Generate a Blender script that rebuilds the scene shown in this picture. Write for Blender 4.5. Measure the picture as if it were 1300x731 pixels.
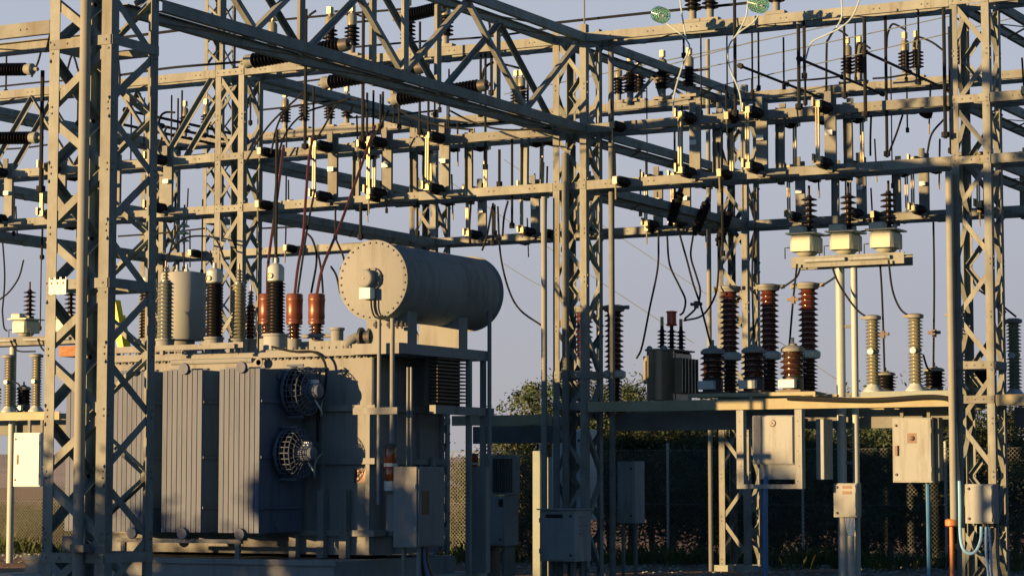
import bpy, bmesh, math, random
from mathutils import Vector, Matrix
R_ = math.radians
rng = random.Random(11)
for o in list(bpy.data.objects): bpy.data.objects.remove(o)
S = bpy.context.scene
COL = S.collection

# ------------------------------------------------------------------ camera
YAW, PITCH, FPX = R_(28.3), R_(4.66), 3031.0
CP = Vector((17.863, -35.811, 1.7))
cam = bpy.data.cameras.new('camera'); co = bpy.data.objects.new('camera', cam); COL.objects.link(co)
co.location = CP; co.rotation_euler = (R_(90)+PITCH, 0, YAW)
cam.sensor_width = 36; cam.lens = FPX/1300*36; cam.clip_start = .5; cam.clip_end = 9000
S.camera = co
# ------------------------------------------------------------------ sky, sun, exposure
SUN_AZ, SUN_EL = R_(214), R_(5.5)          # azimuth clockwise from +Y
w = bpy.data.worlds.new('World'); S.world = w; w.use_nodes = True
nt = w.node_tree; nt.nodes.clear()
sky = nt.nodes.new('ShaderNodeTexSky'); sky.sky_type = 'NISHITA'; sky.sun_disc = False
sky.sun_elevation = SUN_EL; sky.sun_rotation = SUN_AZ; sky.altitude = 0
sky.air_density = 1.0; sky.dust_density = 1.5; sky.ozone_density = 4.0
bg = nt.nodes.new('ShaderNodeBackground'); bg.inputs[1].default_value = .05
out = nt.nodes.new('ShaderNodeOutputWorld')
# horizon haze, the same all the way round, thinning upwards
tcw = nt.nodes.new('ShaderNodeTexCoord'); sx = nt.nodes.new('ShaderNodeSeparateXYZ'); nt.links.new(tcw.outputs['Generated'], sx.inputs[0])
mrw = nt.nodes.new('ShaderNodeMapRange'); mrw.inputs[1].default_value = 0; mrw.inputs[1].default_value = .1; mrw.inputs[2].default_value = .5; mrw.inputs[3].default_value = .96; mrw.inputs[4].default_value = .0; mrw.interpolation_type = 'SMOOTHSTEP'
nt.links.new(sx.outputs[2], mrw.inputs[0])
hz = nt.nodes.new('ShaderNodeValToRGB'); hz.color_ramp.elements[0].position = 0; hz.color_ramp.elements[0].color = (.44,.415,.435,1); hz.color_ramp.elements[1].position = .2; hz.color_ramp.elements[1].color = (.545,.58,.68,1); he = hz.color_ramp.elements.new(.08); he.color = (.44,.455,.52,1)
nt.links.new(sx.outputs[2], hz.inputs[0])
sc10 = nt.nodes.new('ShaderNodeVectorMath'); sc10.operation = 'SCALE'; sc10.inputs['Scale'].default_value = 6.6; nt.links.new(hz.outputs[0], sc10.inputs[0])
mxw = nt.nodes.new('ShaderNodeMix'); mxw.data_type = 'RGBA'
nt.links.new(mrw.outputs[0], mxw.inputs[0]); sk2 = nt.nodes.new('ShaderNodeVectorMath'); sk2.operation = 'SCALE'; sk2.inputs['Scale'].default_value = .85; nt.links.new(sky.outputs[0], sk2.inputs[0]); nt.links.new(sk2.outputs[0], mxw.inputs[6]); nt.links.new(sc10.outputs[0], mxw.inputs[7])
nt.links.new(mxw.outputs[2], bg.inputs[0]); nt.links.new(bg.outputs[0], out.inputs[0])
sd = Vector((math.sin(SUN_AZ)*math.cos(SUN_EL), math.cos(SUN_AZ)*math.cos(SUN_EL), math.sin(SUN_EL)))
sl = bpy.data.lights.new('sun', 'SUN'); sl.energy = 5.0; sl.angle = R_(.6); sl.color = (1, .44, .16)
so = bpy.data.objects.new('sun', sl); COL.objects.link(so); so.location = (0, 0, 30)
so.rotation_euler = sd.to_track_quat('Z', 'Y').to_euler()
S.view_settings.view_transform = 'Standard'; S.view_settings.look = 'None'
S.view_settings.exposure = 1.6; S.view_settings.gamma = 1
S.render.engine = 'CYCLES'

# ------------------------------------------------------------------ helpers
FH = Vector((-math.sin(YAW), math.cos(YAW), 0)); RT = Vector((math.cos(YAW), math.sin(YAW), 0))
FW = FH*math.cos(PITCH)+Vector((0,0,math.sin(PITCH))); UPV = -FH*math.sin(PITCH)+Vector((0,0,math.cos(PITCH)))
def ray(x, y): return FW*FPX+RT*(x-650)+UPV*(365.5-y)
def PV(x, y, V): r = ray(x, y); return CP+r*((V-CP.y)/r.y)       # point of the plane Y = V seen at x, y
def PU(x, y, U): r = ray(x, y); return CP+r*((U-CP.x)/r.x)       # the same for the plane X = U
def PD(x, y, D): r = ray(x, y); return CP+r*(D/r.dot(FH))

class MB:
    def __init__(s): s.v = []; s.f = []
    def add(s, vs, fs):
        n = len(s.v); s.v += [tuple(q) for q in vs]; s.f += [tuple(i+n for i in q) for q in fs]; return s
    def bx(s, x0, x1, y0, y1, z0, z1):
        return s.add([(x0,y0,z0),(x1,y0,z0),(x1,y1,z0),(x0,y1,z0),(x0,y0,z1),(x1,y0,z1),(x1,y1,z1),(x0,y1,z1)],
            [(3,2,1,0),(4,5,6,7),(0,1,5,4),(1,2,6,5),(2,3,7,6),(3,0,4,7)])
    def cbx(s, x0, x1, y0, y1, z0, z1, c=.015):                   # box with chamfered vertical and top edges
        pl = lambda e: [(x0+c,y0+e),(x1-c,y0+e),(x1-e,y0+c),(x1-e,y1-c),(x1-c,y1-e),(x0+c,y1-e),(x0+e,y1-c),(x0+e,y0+c)]
        a = pl(0); b = [(min(max(x,x0+c),x1-c), min(max(y,y0+c),y1-c)) for x, y in a]
        vs = [(x,y,z0) for x,y in a]+[(x,y,z1-c) for x,y in a]+[(x,y,z1) for x,y in b]
        fs = [tuple(range(7,-1,-1)), (16,18,20,22)]
        for k in range(8):
            j = (k+1) % 8; fs += [(k,j,8+j,8+k)]
            fs += [(8+k,8+j,16+j,16+k)]
        fs[1] = tuple(range(16,24))
        return s.add(vs, fs)
    def frame(s, p0, p1, ref=(0,0,1)):
        p0 = Vector(p0); p1 = Vector(p1); d = (p1-p0).normalized(); r = Vector(ref)
        if abs(d.dot(r)) > .97: r = Vector((1,0,0)) if abs(d.x) < .9 else Vector((0,1,0))
        x = r.cross(d).normalized(); y = d.cross(x); return p0, p1, x, y
    def prism(s, p0, p1, prof, ref=(0,0,1)):
        p0, p1, x, y = s.frame(p0, p1, ref); n = len(prof)
        vs = [p0+x*a+y*b for a, b in prof]+[p1+x*a+y*b for a, b in prof]
        fs = [tuple(range(n-1,-1,-1)), tuple(range(n,2*n))]+[(k,(k+1)%n,n+(k+1)%n,n+k) for k in range(n)]
        return s.add(vs, fs)
    def bar(s, p0, p1, w, h, ref=(0,0,1)):
        return s.prism(p0, p1, [(-w/2,-h/2),(w/2,-h/2),(w/2,h/2),(-w/2,h/2)], ref)
    def angle(s, p0, p1, w, t, ref=(0,0,1), sx=1, sy=1):
        pr = [(0,0),(w*sx,0),(w*sx,t*sy),(t*sx,t*sy),(t*sx,w*sy),(0,w*sy)]
        if sx*sy < 0: pr.reverse()
        return s.prism(p0, p1, pr, ref)
    def channel(s, p0, p1, h, b, t, side=1, ref=(0,0,1)):         # web in the plane of ref, flanges towards side
        k = side; pr = [(0,-h/2),(b*k,-h/2),(b*k,-h/2+t),(t*k,-h/2+t),(t*k,h/2-t),(b*k,h/2-t),(b*k,h/2),(0,h/2)]
        if k < 0: pr.reverse()
        return s.prism(p0, p1, pr, ref)
    def tube(s, p0, p1, r, n=10): return s.path([p0, p1], r, n)
    def path(s, pts, r, n=6):
        pts = [Vector(q) for q in pts]; m = len(pts); vs = []; px = None
        for i, q in enumerate(pts):
            d = (pts[min(i+1,m-1)]-pts[max(i-1,0)]).normalized()
            if px is None:
                ref = Vector((0,0,1)) if abs(d.z) < .9 else Vector((1,0,0)); px = ref.cross(d).normalized()
            else: px = (px-d*px.dot(d)).normalized()
            py = d.cross(px)
            vs += [q+px*(r*math.cos(2*math.pi*k/n))+py*(r*math.sin(2*math.pi*k/n)) for k in range(n)]
        fs = [tuple(range(n-1,-1,-1)), tuple(range((m-1)*n, m*n))]
        for i in range(m-1):
            for k in range(n): fs.append((i*n+k, i*n+(k+1)%n, (i+1)*n+(k+1)%n, (i+1)*n+k))
        return s.add(vs, fs)
    def lathe(s, p0, ax, prof, n=14):
        p0 = Vector(p0); ax = Vector(ax).normalized(); _, _, x, y = s.frame((0,0,0), ax)
        m = len(prof); vs = []
        for r, h in prof:
            vs += [p0+ax*h+x*(r*math.cos(2*math.pi*k/n))+y*(r*math.sin(2*math.pi*k/n)) for k in range(n)]
        fs = [tuple(range(n-1,-1,-1)), tuple(range((m-1)*n, m*n))]
        for i in range(m-1):
            for k in range(n): fs.append((i*n+k, i*n+(k+1)%n, (i+1)*n+(k+1)%n, (i+1)*n+k))
        return s.add(vs, fs)
    def mesh(s, name, m, off=(0,0,0), smooth=True, ang=38):
        me = bpy.data.meshes.new(name); o = Vector(off)
        me.from_pydata([tuple(Vector(q)-o) for q in s.v], [], s.f)
        me.materials.append(M[m] if isinstance(m, str) else m)
        if smooth:
            me.shade_smooth(); me.set_sharp_from_angle(angle=R_(ang))
        me.update(); return me
    def build(s, name, m, parent=None, world=True, **kw):
        off = wloc(parent) if (parent is not None and world) else (0,0,0)
        o = bpy.data.objects.new(name, s.mesh(name, m, off, **kw)); COL.objects.link(o)
        if parent is not None: o.parent = parent
        return o
    def solo(s, name, m, label, cat, group=None, org=None, **kw):  # a thing that is one mesh
        if org is None:
            n = len(s.v); org = (sum(q[0] for q in s.v)/n, sum(q[1] for q in s.v)/n, min(q[2] for q in s.v))
        o = bpy.data.objects.new(name, s.mesh(name, m, org, **kw)); COL.objects.link(o); o.location = org
        return tag(o, label, cat, group)
def wloc(o):
    v = Vector((0,0,0))
    while o is not None: v += o.location; o = o.parent
    return v
def tag(o, label, cat, group=None):
    o['label'] = label; o['category'] = cat
    if group: o['group'] = group
    return o
def thing(name, label, cat, loc=(0,0,0), group=None):
    o = bpy.data.objects.new(name, None); COL.objects.link(o); o.location = loc; o.empty_display_size = .2
    return tag(o, label, cat, group)
def structure(o): o['kind'] = 'structure'; return o
def inst(me, name, parent, loc, rot=(0,0,0)):
    o = bpy.data.objects.new(name, me); COL.objects.link(o); o.location = loc; o.rotation_euler = rot; o.parent = parent; return o
KIDS = {}
def copy_tree(o, loc=None, label=None, group=None, parent=None, rotz=None):
    if o not in KIDS: KIDS[o] = [c for c in bpy.data.objects if c.parent == o]
    c = o.copy(); COL.objects.link(c); c.parent = parent
    if loc is not None: c.location = loc
    if rotz is not None: c.rotation_euler = (0,0,rotz)
    if label: c['label'] = label
    if group: c['group'] = group
    for k in KIDS[o]: copy_tree(k, parent=c)
    return c
def spline(pts, n=6):                                             # Catmull-Rom through pts
    P = [Vector(q) for q in pts]; P = [P[0]*2-P[1]]+P+[P[-1]*2-P[-2]]; o = []
    for i in range(1, len(P)-2):
        for k in range(n):
            t = k/n; a, b, c, d = P[i-1:i+3]
            o.append(.5*((2*b)+(c-a)*t+(2*a-5*b+4*c-d)*t*t+(3*b-a-3*c+d)*t*t*t))
    return o+[P[-2]]
def sheds(rc, rs, z0, z1, n, rs2=None):
    p = (z1-z0)/n; o = []
    for i in range(n):
        r = rs if (rs2 is None or i % 2 == 0) else rs2; z = z0+i*p
        o += [(rc, z), (rc, z+.22*p), (r, z+.36*p), (r*.985, z+.46*p), (rc*1.05, z+.82*p)]
    return o+[(rc, z1)]

# ------------------------------------------------------------------ materials
M = {}
def mat(name, col, rough=.6, metal=0, var=.12, scale=3, bump=.0, bscale=40, spec=.5, stain=None, samt=.0, sscale=1.5, coat=0, streak=False):
    m = bpy.data.materials.new(name); m.use_nodes = True; t = m.node_tree; b = t.nodes['Principled BSDF']
    N = t.nodes.new; L = t.links.new
    b.inputs['Metallic'].default_value = metal; b.inputs['Specular IOR Level'].default_value = spec
    if coat: b.inputs['Coat Weight'].default_value = coat; b.inputs['Coat Roughness'].default_value = .1
    tc = N('ShaderNodeTexCoord'); oi = N('ShaderNodeObjectInfo')
    ad = N('ShaderNodeVectorMath'); ad.operation = 'MULTIPLY_ADD'; L(oi.outputs['Random'], ad.inputs[0])
    ad.inputs[1].default_value = (37, 91, 53); L(tc.outputs['Object'], ad.inputs[2])
    n1 = N('ShaderNodeTexNoise'); n1.inputs['Scale'].default_value = scale; n1.inputs['Detail'].default_value = 6; n1.inputs['Roughness'].default_value = .65
    L(ad.outputs[0], n1.inputs['Vector'])
    mr = N('ShaderNodeMapRange'); mr.inputs[1].default_value = .28; mr.inputs[2].default_value = .72
    mr.inputs[3].default_value = 1-var; mr.inputs[4].default_value = 1+var; L(n1.outputs[0], mr.inputs[0])
    r2 = N('ShaderNodeMapRange'); r2.inputs[3].default_value = 1-var*.6; r2.inputs[4].default_value = 1+var*.6; L(oi.outputs['Random'], r2.inputs[0])
    mu = N('ShaderNodeMath'); mu.operation = 'MULTIPLY'; L(mr.outputs[0], mu.inputs[0]); L(r2.outputs[0], mu.inputs[1])
    vm = N('ShaderNodeVectorMath'); vm.operation = 'SCALE'; vm.inputs[0].default_value = (col[0]*.95, col[1]*1.62, col[2]*1.95); L(mu.outputs[0], vm.inputs['Scale'])
    last = vm.outputs[0]
    if stain:
        n2 = N('ShaderNodeTexNoise'); n2.inputs['Scale'].default_value = sscale; n2.inputs['Detail'].default_value = 8; n2.inputs['Roughness'].default_value = .7
        mp = N('ShaderNodeMapping'); mp.inputs['Scale'].default_value = (3,3,.35) if streak else (1,1,1)
        L(ad.outputs[0], mp.inputs[0]); L(mp.outputs[0], n2.inputs['Vector'])
        m2 = N('ShaderNodeMapRange'); m2.inputs[1].default_value = .50; m2.inputs[2].default_value = .72; m2.inputs[4].default_value = samt; L(n2.outputs[0], m2.inputs[0])
        mx = N('ShaderNodeMix'); mx.data_type = 'RGBA'; mx.inputs[7].default_value = (stain[0]*.95, stain[1]*1.5, stain[2]*1.7, 1)
        L(m2.outputs[0], mx.inputs[0]); L(last, mx.inputs[6]); last = mx.outputs[2]
    L(last, b.inputs['Base Color'])
    rr = N('ShaderNodeMapRange'); rr.inputs[3].default_value = max(.03, rough-.1); rr.inputs[4].default_value = min(1, rough+.12); L(n1.outputs[0], rr.inputs[0]); L(rr.outputs[0], b.inputs['Roughness'])
    if bump:
        n3 = N('ShaderNodeTexNoise'); n3.inputs['Scale'].default_value = bscale; n3.inputs['Detail'].default_value = 4; L(ad.outputs[0], n3.inputs['Vector'])
        bp = N('ShaderNodeBump'); bp.inputs['Strength'].default_value = bump; bp.inputs['Distance'].default_value = .01; L(n3.outputs[0], bp.inputs['Height']); L(bp.outputs[0], b.inputs['Normal'])
    M[name] = m; return m
mat('steel', (.158,.145,.136), .66, .0, .24, 2.5, .15, 30, .12, (.085,.06,.04), .65, 1.6, streak=True)       # weathered galvanised
mat('steel2', (.12,.11,.105), .64, .0, .18, 3.5, .15, 30, .12, (.09,.065,.045), .4, 2.0)
mat('pipe', (.165,.148,.14), .6, .0, .1, 2, .08, 30, .12, (.2,.14,.09), .3, 2, streak=True)
mat('alu', (.33,.31,.30), .42, .1, .1, 4, spec=.3)
mat('darkmetal', (.028,.033,.037), .55, 0, .2, 5)
mat('paint', (.165,.15,.15), .62, 0, .06, 1.2, .05, 25, .12, (.06,.05,.038), .55, 1.3, streak=True)          # transformer grey
mat('radpaint', (.088,.092,.125), .65, 0, .06, 1.5, .05, 25, .12, (.02,.03,.032), .45, 1.2, streak=True)
mat('cabinet', (.22,.205,.21), .62, 0, .07, 1.5, .05, 25, .12, (.09,.065,.045), .6, 2.2, streak=True)
mat('white', (.38,.37,.4), .55, 0, .05, 3, stain=(.4,.36,.3), samt=.25, sscale=3)
mat('black', (.012,.013,.016), .42, 0, .15, 6)
mat('rubber', (.028,.027,.027), .5, 0, .1, 6)
mat('polymer', (.006,.007,.009), .4, 0, .15, 5, spec=.22)
mat('brown', (.034,.012,.008), .14, 0, .15, 4, spec=.6, stain=(.16,.11,.07), samt=.3, sscale=4)
mat('redbrown', (.07,.016,.010), .13, 0, .12, 4, spec=.6, stain=(.18,.11,.07), samt=.2, sscale=4)
mat('tanpor', (.145,.125,.09), .3, 0, .1, 4, spec=.5, stain=(.2,.16,.1), samt=.4, sscale=3)
mat('greypor', (.1,.1,.095), .28, 0, .1, 4, spec=.5)
mat('orange', (.125,.036,.024), .33, .25, .1, 3, stain=(.2,.06,.03), samt=.35, sscale=4)
mat('redpor', (.36,.05,.03), .3, 0, .1, 4)
mat('rust', (.22,.09,.04), .85, 0, .35, 9, .4, 60)
mat('yellow', (.5,.36,.02), .5, 0, .08, 3)
mat('blue', (.02,.10,.22), .45, 0, .08, 4)
mat('paleblue', (.16,.28,.44), .4, 0, .08, 4)
mat('redcable', (.05,.013,.012), .45, 0, .12, 4)
mat('orangepipe', (.4,.11,.04), .5, 0, .08, 4)
mat('cable', (.010,.0115,.014), .6, 0, .1, 5, spec=.12)
mat('greycable', (.3,.31,.31), .5, .2, .1, 5)
mat('copper', (.22,.17,.10), .45, .3, .15, 6)
mat('amber', (.14,.03,.009), .18, 0, .1, 5, coat=.5)
mat('concrete', (.2,.2,.19), .9, 0, .15, 2, .5, 25, .3, (.2,.17,.13), .4, 2)
mat('bark', (.09,.065,.045), .9, 0, .25, 6, .6, 30, .2)
mat('leaf', (.05,.068,.04), .6, 0, .35, 3, spec=.3)
mat('leafdry', (.075,.09,.035), .7, 0, .3, 3, spec=.2)
mat('wire', (.10,.105,.1), .6, .2, .1, 3)
g = bpy.data.materials.new('glass'); g.use_nodes = True; b = g.node_tree.nodes['Principled BSDF']
b.inputs['Base Color'].default_value = (.42,.80,.74,1); b.inputs['Roughness'].default_value = .06; b.inputs['Transmission Weight'].default_value = .85; b.inputs['IOR'].default_value = 1.45; M['glass'] = g
# leaves let some light through
for k in ('leaf','leafdry'):
    t = M[k].node_tree; b = t.nodes['Principled BSDF']; o = t.nodes['Material Output']
    tr = t.nodes.new('ShaderNodeBsdfTranslucent'); tr.inputs[0].default_value = (.10,.12,.03,1) if k == 'leaf' else (.10,.12,.045,1)
    mx = t.nodes.new('ShaderNodeMixShader'); mx.inputs[0].default_value = .3
    t.links.new(b.outputs[0], mx.inputs[1]); t.links.new(tr.outputs[0], mx.inputs[2]); t.links.new(mx.outputs[0], o.inputs[0])
# ground: dry earth with gravel
gm = bpy.data.materials.new('ground'); gm.use_nodes = True; t = gm.node_tree; b = t.nodes['Principled BSDF']; b.inputs['Roughness'].default_value = .95
tc = t.nodes.new('ShaderNodeTexCoord'); n1 = t.nodes.new('ShaderNodeTexNoise'); n1.inputs['Scale'].default_value = .35; n1.inputs['Detail'].default_value = 10; n1.inputs['Roughness'].default_value = .7
n2 = t.nodes.new('ShaderNodeTexVoronoi'); n2.inputs['Scale'].default_value = 14
cr = t.nodes.new('ShaderNodeValToRGB'); cr.color_ramp.elements[0].position = .3; cr.color_ramp.elements[0].color = (.08,.082,.065,1); cr.color_ramp.elements[1].position = .72; cr.color_ramp.elements[1].color = (.27,.26,.19,1)
e = cr.color_ramp.elements.new(.52); e.color = (.165,.16,.12,1)
mx = t.nodes.new('ShaderNodeMix'); mx.data_type = 'RGBA'; mx.blend_type = 'MULTIPLY'; mx.inputs[0].default_value = .45
bp = t.nodes.new('ShaderNodeBump'); bp.inputs['Strength'].default_value = .9; bp.inputs['Distance'].default_value = .05
L = t.links.new
for q in (n1, n2): L(tc.outputs['Object'], q.inputs['Vector'])
L(n1.outputs[0], cr.inputs[0]); L(cr.outputs[0], mx.inputs[6]); L(n2.outputs['Color'], mx.inputs[7]); L(mx.outputs[2], b.inputs['Base Color']); L(n2.outputs['Distance'], bp.inputs['Height']); L(bp.outputs[0], b.inputs['Normal'])
M['ground'] = gm
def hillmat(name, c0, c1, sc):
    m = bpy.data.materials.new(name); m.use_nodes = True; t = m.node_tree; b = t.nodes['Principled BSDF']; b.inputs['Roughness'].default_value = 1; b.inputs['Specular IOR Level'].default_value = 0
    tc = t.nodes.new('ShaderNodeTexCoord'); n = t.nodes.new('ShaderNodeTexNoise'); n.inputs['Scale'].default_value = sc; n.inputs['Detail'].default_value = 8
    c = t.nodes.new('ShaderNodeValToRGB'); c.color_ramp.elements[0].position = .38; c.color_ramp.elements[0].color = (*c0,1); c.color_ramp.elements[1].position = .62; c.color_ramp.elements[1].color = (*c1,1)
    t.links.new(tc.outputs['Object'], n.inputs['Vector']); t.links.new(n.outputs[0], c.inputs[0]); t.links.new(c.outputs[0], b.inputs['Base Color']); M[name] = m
hillmat('hill', (.26,.32,.36), (.42,.45,.47), .012)  # pale colours: the distance haze is put into the hills' own colour

# ------------------------------------------------------------------ setting: ground and hills
m = MB(); N = 60
def gz(x, y):
    d = max(0, y-13); return .25*math.sin(x*.05+1)*min(1, d/30)-min(.6, d*.02)
xs = [-4000,-1500,-600,-250]+[-120+i*4 for i in range(61)]+[250,600,1500,4000]
ys = [-600,-250,-120]+[-60+i*4 for i in range(41)]+[160,300,700,1500,3000,5000]
vs = [(x, y, gz(x, y)) for y in ys for x in xs]; nx = len(xs)
m.add(vs, [(j*nx+i, j*nx+i+1, (j+1)*nx+i+1, (j+1)*nx+i) for j in range(len(ys)-1) for i in range(nx-1)])
structure(m.build('ground', 'ground'))
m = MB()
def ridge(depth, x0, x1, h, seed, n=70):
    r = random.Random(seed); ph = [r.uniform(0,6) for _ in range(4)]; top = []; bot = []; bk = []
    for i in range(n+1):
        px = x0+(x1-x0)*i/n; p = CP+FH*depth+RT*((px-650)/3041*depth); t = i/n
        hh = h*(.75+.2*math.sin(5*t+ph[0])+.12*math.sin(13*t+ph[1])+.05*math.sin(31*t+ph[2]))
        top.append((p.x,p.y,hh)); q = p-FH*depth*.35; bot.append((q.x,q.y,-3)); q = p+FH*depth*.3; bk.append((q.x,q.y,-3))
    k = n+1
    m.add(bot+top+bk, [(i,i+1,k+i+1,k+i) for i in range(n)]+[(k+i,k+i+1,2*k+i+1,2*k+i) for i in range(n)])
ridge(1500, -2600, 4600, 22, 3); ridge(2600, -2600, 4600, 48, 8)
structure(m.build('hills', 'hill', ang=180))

# ------------------------------------------------------------------ lattice towers
def ext(m, poly, z0, z1):
    n = len(poly); a = sum(poly[i][0]*poly[(i+1)%n][1]-poly[(i+1)%n][0]*poly[i][1] for i in range(n))
    if a < 0: poly = poly[::-1]
    return m.add([(x,y,z0) for x,y in poly]+[(x,y,z1) for x,y in poly],
        [tuple(range(n-1,-1,-1)), tuple(range(n,2*n))]+[(k,(k+1)%n,n+(k+1)%n,n+k) for k in range(n)])
def vleg(x, y, sx, sy, w, t, z0, z1):
    return ext(MB(), [(x,y),(x+sx*w,y),(x+sx*w,y+sy*t),(x+sx*t,y+sy*t),(x+sx*t,y+sy*w),(x,y+sy*w)], z0, z1)
def lattice_tower(name, label, loc, wu, wv, H, hp, lw=.12, bw=.075, plates=(), mt='steel', group=None, bolts=True, flip=0, z0=.3):
    o = thing(name, label, 'tower', loc, group); t = .012
    corners = [(0,0,-1,1),(-wu,0,1,1),(0,wv,-1,-1),(-wu,wv,1,-1)]
    for x, y, sx, sy in corners: vleg(x, y, sx, sy, lw, t, .12, H).build('leg', mt, o, world=False)
    for x, y, sx, sy in corners:
        MB().bx(x+sx*lw/2-.15, x+sx*lw/2+.15, y+sy*lw/2-.15, y+sy*lw/2+.15, 0, .12).build('footing', 'concrete', o, world=False)
    n = int((H-.2)/hp)
    for face in range(4):
        for par in (0, 1):
            up = (par+flip+(face > 1)) % 2 == 0
            e = .03
            if face == 0:   A = (-wu+e, t+.004, 0); B = (-e, t+.004, 0); ref = (0,1,0)
            elif face == 1: A = (-t-.004, e, 0); B = (-t-.004, wv-e, 0); ref = (-1,0,0)
            elif face == 2: A = (-wu+e, wv-t-.004, 0); B = (-e, wv-t-.004, 0); ref = (0,-1,0)
            else:           A = (-wu+t+.004, e, 0); B = (-wu+t+.004, wv-e, 0); ref = (1,0,0)
            a = Vector(A); b2 = Vector(B)
            if up: b2.z += hp-.05; a.z += .03
            else:  a.z += hp-.05; b2.z += .03
            me = MB().angle(a, b2, bw, .008, ref, 1 if par else -1, 1).mesh('brace', mt)
            k = par
            while k < n:
                inst(me, 'brace', o, (0,0,z0+k*hp)); k += 2
    for z in plates:
        h = .12
        MB().bx(-wu+.005, -.005, -.012, -.002, z, z+h).bx(.002, .012, .005, wv-.005, z, z+h).bx(-wu+.005, -.005, wv+.002, wv+.012, z, z+h).bx(-wu-.012, -wu-.002, .005, wv-.005, z, z+h).build('cross_plate', mt, o, world=False)
    if bolts:
        m = MB()
        for k in range(n+1):
            z = z0+k*hp
            for dz in (-.03, .05):
                for x in (-.045, -wu+.045): m.lathe((x, -.001, z+dz), (0,-1,0), [(.014,0),(.014,.012)], 6)
                for y in (.045, wv-.045): m.lathe((.001, y, z+dz), (1,0,0), [(.014,0),(.014,.012)], 6)
        for z in plates:
            for i in range(5): m.lathe((-wu*(.08+.84*i/4), -.012, z+.06), (0,-1,0), [(.014,0),(.014,.012)], 6)
        m.build('bolts', 'steel2', o, world=False)['kind'] = 'stuff'
    return o
ZA, ZB, ZC, ZD = 9.22, 7.66, 6.70, 2.97
W = .63
PL = (ZA-.06, ZB-.06, ZC-.06, 3.45, 2.92)
TC = lattice_tower('lattice_tower', 'steel lattice tower with a louvred cabinet at its foot, between conservator and current transformers', (0,0,0), W, W, 9.45, .82, plates=PL, flip=1, z0=.18)
TR = copy_tree(TC, (7,0,0), 'sunlit steel lattice tower carrying a pale junction box with blue conduits')
copy_tree(TC, (-7,0,0), 'steel lattice tower rising behind the transformer bushings')
copy_tree(TC, (0,7,0), 'steel lattice tower behind the red-brown current transformers')
copy_tree(TC, (-7,7,0), 'steel lattice tower standing behind the conservator tank')
copy_tree(TC, (-14,7,0), 'farther steel lattice tower seen through the bracing of the big foreground tower')
copy_tree(TC, (7,7,0), 'steel lattice tower of the rear row past the sunlit junction box tower')
lattice_tower('lattice_tower', 'big foreground steel lattice tower with white danger plates and a round pipe', (-.05,-12.83,0), .95, .95, 9.6, .745, lw=.15, bw=.1, plates=(.74, 4.05, 7.02))
q = PD(256, 400, 58)
lattice_tower('lattice_tower', 'tall slim sunlit lattice tower beyond the rear girders', (q.x+.55, q.y, 0), .55, .55, 14, .55, lw=.1, bw=.05, plates=(8, 9.6), bolts=False)
# lightning rod on the tower by the conservator
MB().tube((-.05,.05,9.3), (-.05,.05,11.6), .014, 6).solo('lightning_rod', 'steel2', 'thin upright lightning rod above the tower beside the conservator', 'rod')

# ------------------------------------------------------------------ girders: twin channels tied with lacing bars
def girder(axis, u0, u1, at, z, label, group=None, h=.15, b=.065, lace=.8, width=W, hang=True):
    d = Vector((1,0,0)) if axis == 'x' else Vector((0,1,0))
    def pt(s, c, zz): return (s, at+c, zz) if axis == 'x' else (at-c, s, zz)
    o = thing('girder', label, 'girder', pt((u0+u1)/2, width/2, z), group)
    for c, side in ((0, 1), (width, -1)):
        s2 = side if axis == 'x' else side
        MB().channel(pt(u0, c, z), pt(u1, c, z), h, b, .009, s2).build('channel', 'steel', o)
    n = max(2, round((u1-u0)/lace)); st = (u1-u0)/n
    base = [MB().bar(Vector(pt(0, .03, 0)), Vector(pt(st, width-.03, 0)), .05, .008).mesh('lacing_bar', 'steel2', pt(0,0,0)),
            MB().bar(Vector(pt(0, width-.03, 0)), Vector(pt(st, .03, 0)), .05, .008).mesh('lacing_bar', 'steel2', pt(0,0,0))]
    ol = o.location
    for i in range(n):
        inst(base[i % 2], 'lacing_bar', o, Vector(pt(u0+i*st, 0, z-h/2-.006))-ol)
    m = MB()
    for i in range(n):
        for k in (-.05, .05):
            p = Vector(pt(u0+(i+.5)*st+k, 0, z)); nrm = Vector((0,-1,0)) if axis == 'x' else Vector((1,0,0))
            m.lathe(p, nrm, [(.013,0),(.013,.011)], 6)
    m.build('bolts', 'steel2', o)['kind'] = 'stuff'
    return o
LV = {ZA:'top', ZB:'upper', ZC:'lower'}
bays = [(-14, -7.63, 'left of the tower behind the bushings'), (-7, -.63, 'above the transformer and conservator'), (0, 6.37, 'above the brown current transformers'), (7, 12.5, 'running off past the junction box tower')]
for V, row in ((0, 'front row'), (7, 'rear row')):
    for z in (ZA, ZB, ZC):
        for u0, u1, where in bays:
            girder('x', u0+.01, u1-.01, V, z, f'{LV[z]} twin-channel steel girder of the {row} {where}')
for U, nm in ((0, 'from the conservator side tower to the tower behind'), (-7, 'from the tower behind the bushings rearwards'), (-14, 'beyond the big foreground tower')):
    for z in (ZA, ZB, ZC):
        girder('y', .64, 6.99, U, z-.003, f'{LV[z]} twin-channel cross girder running back {nm}')
for z in (ZA, ZB, ZC):
    girder('y', .64, 6.99, 7, z-.003, f'{LV[z]} twin-channel cross girder running back from the junction box tower')
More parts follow.
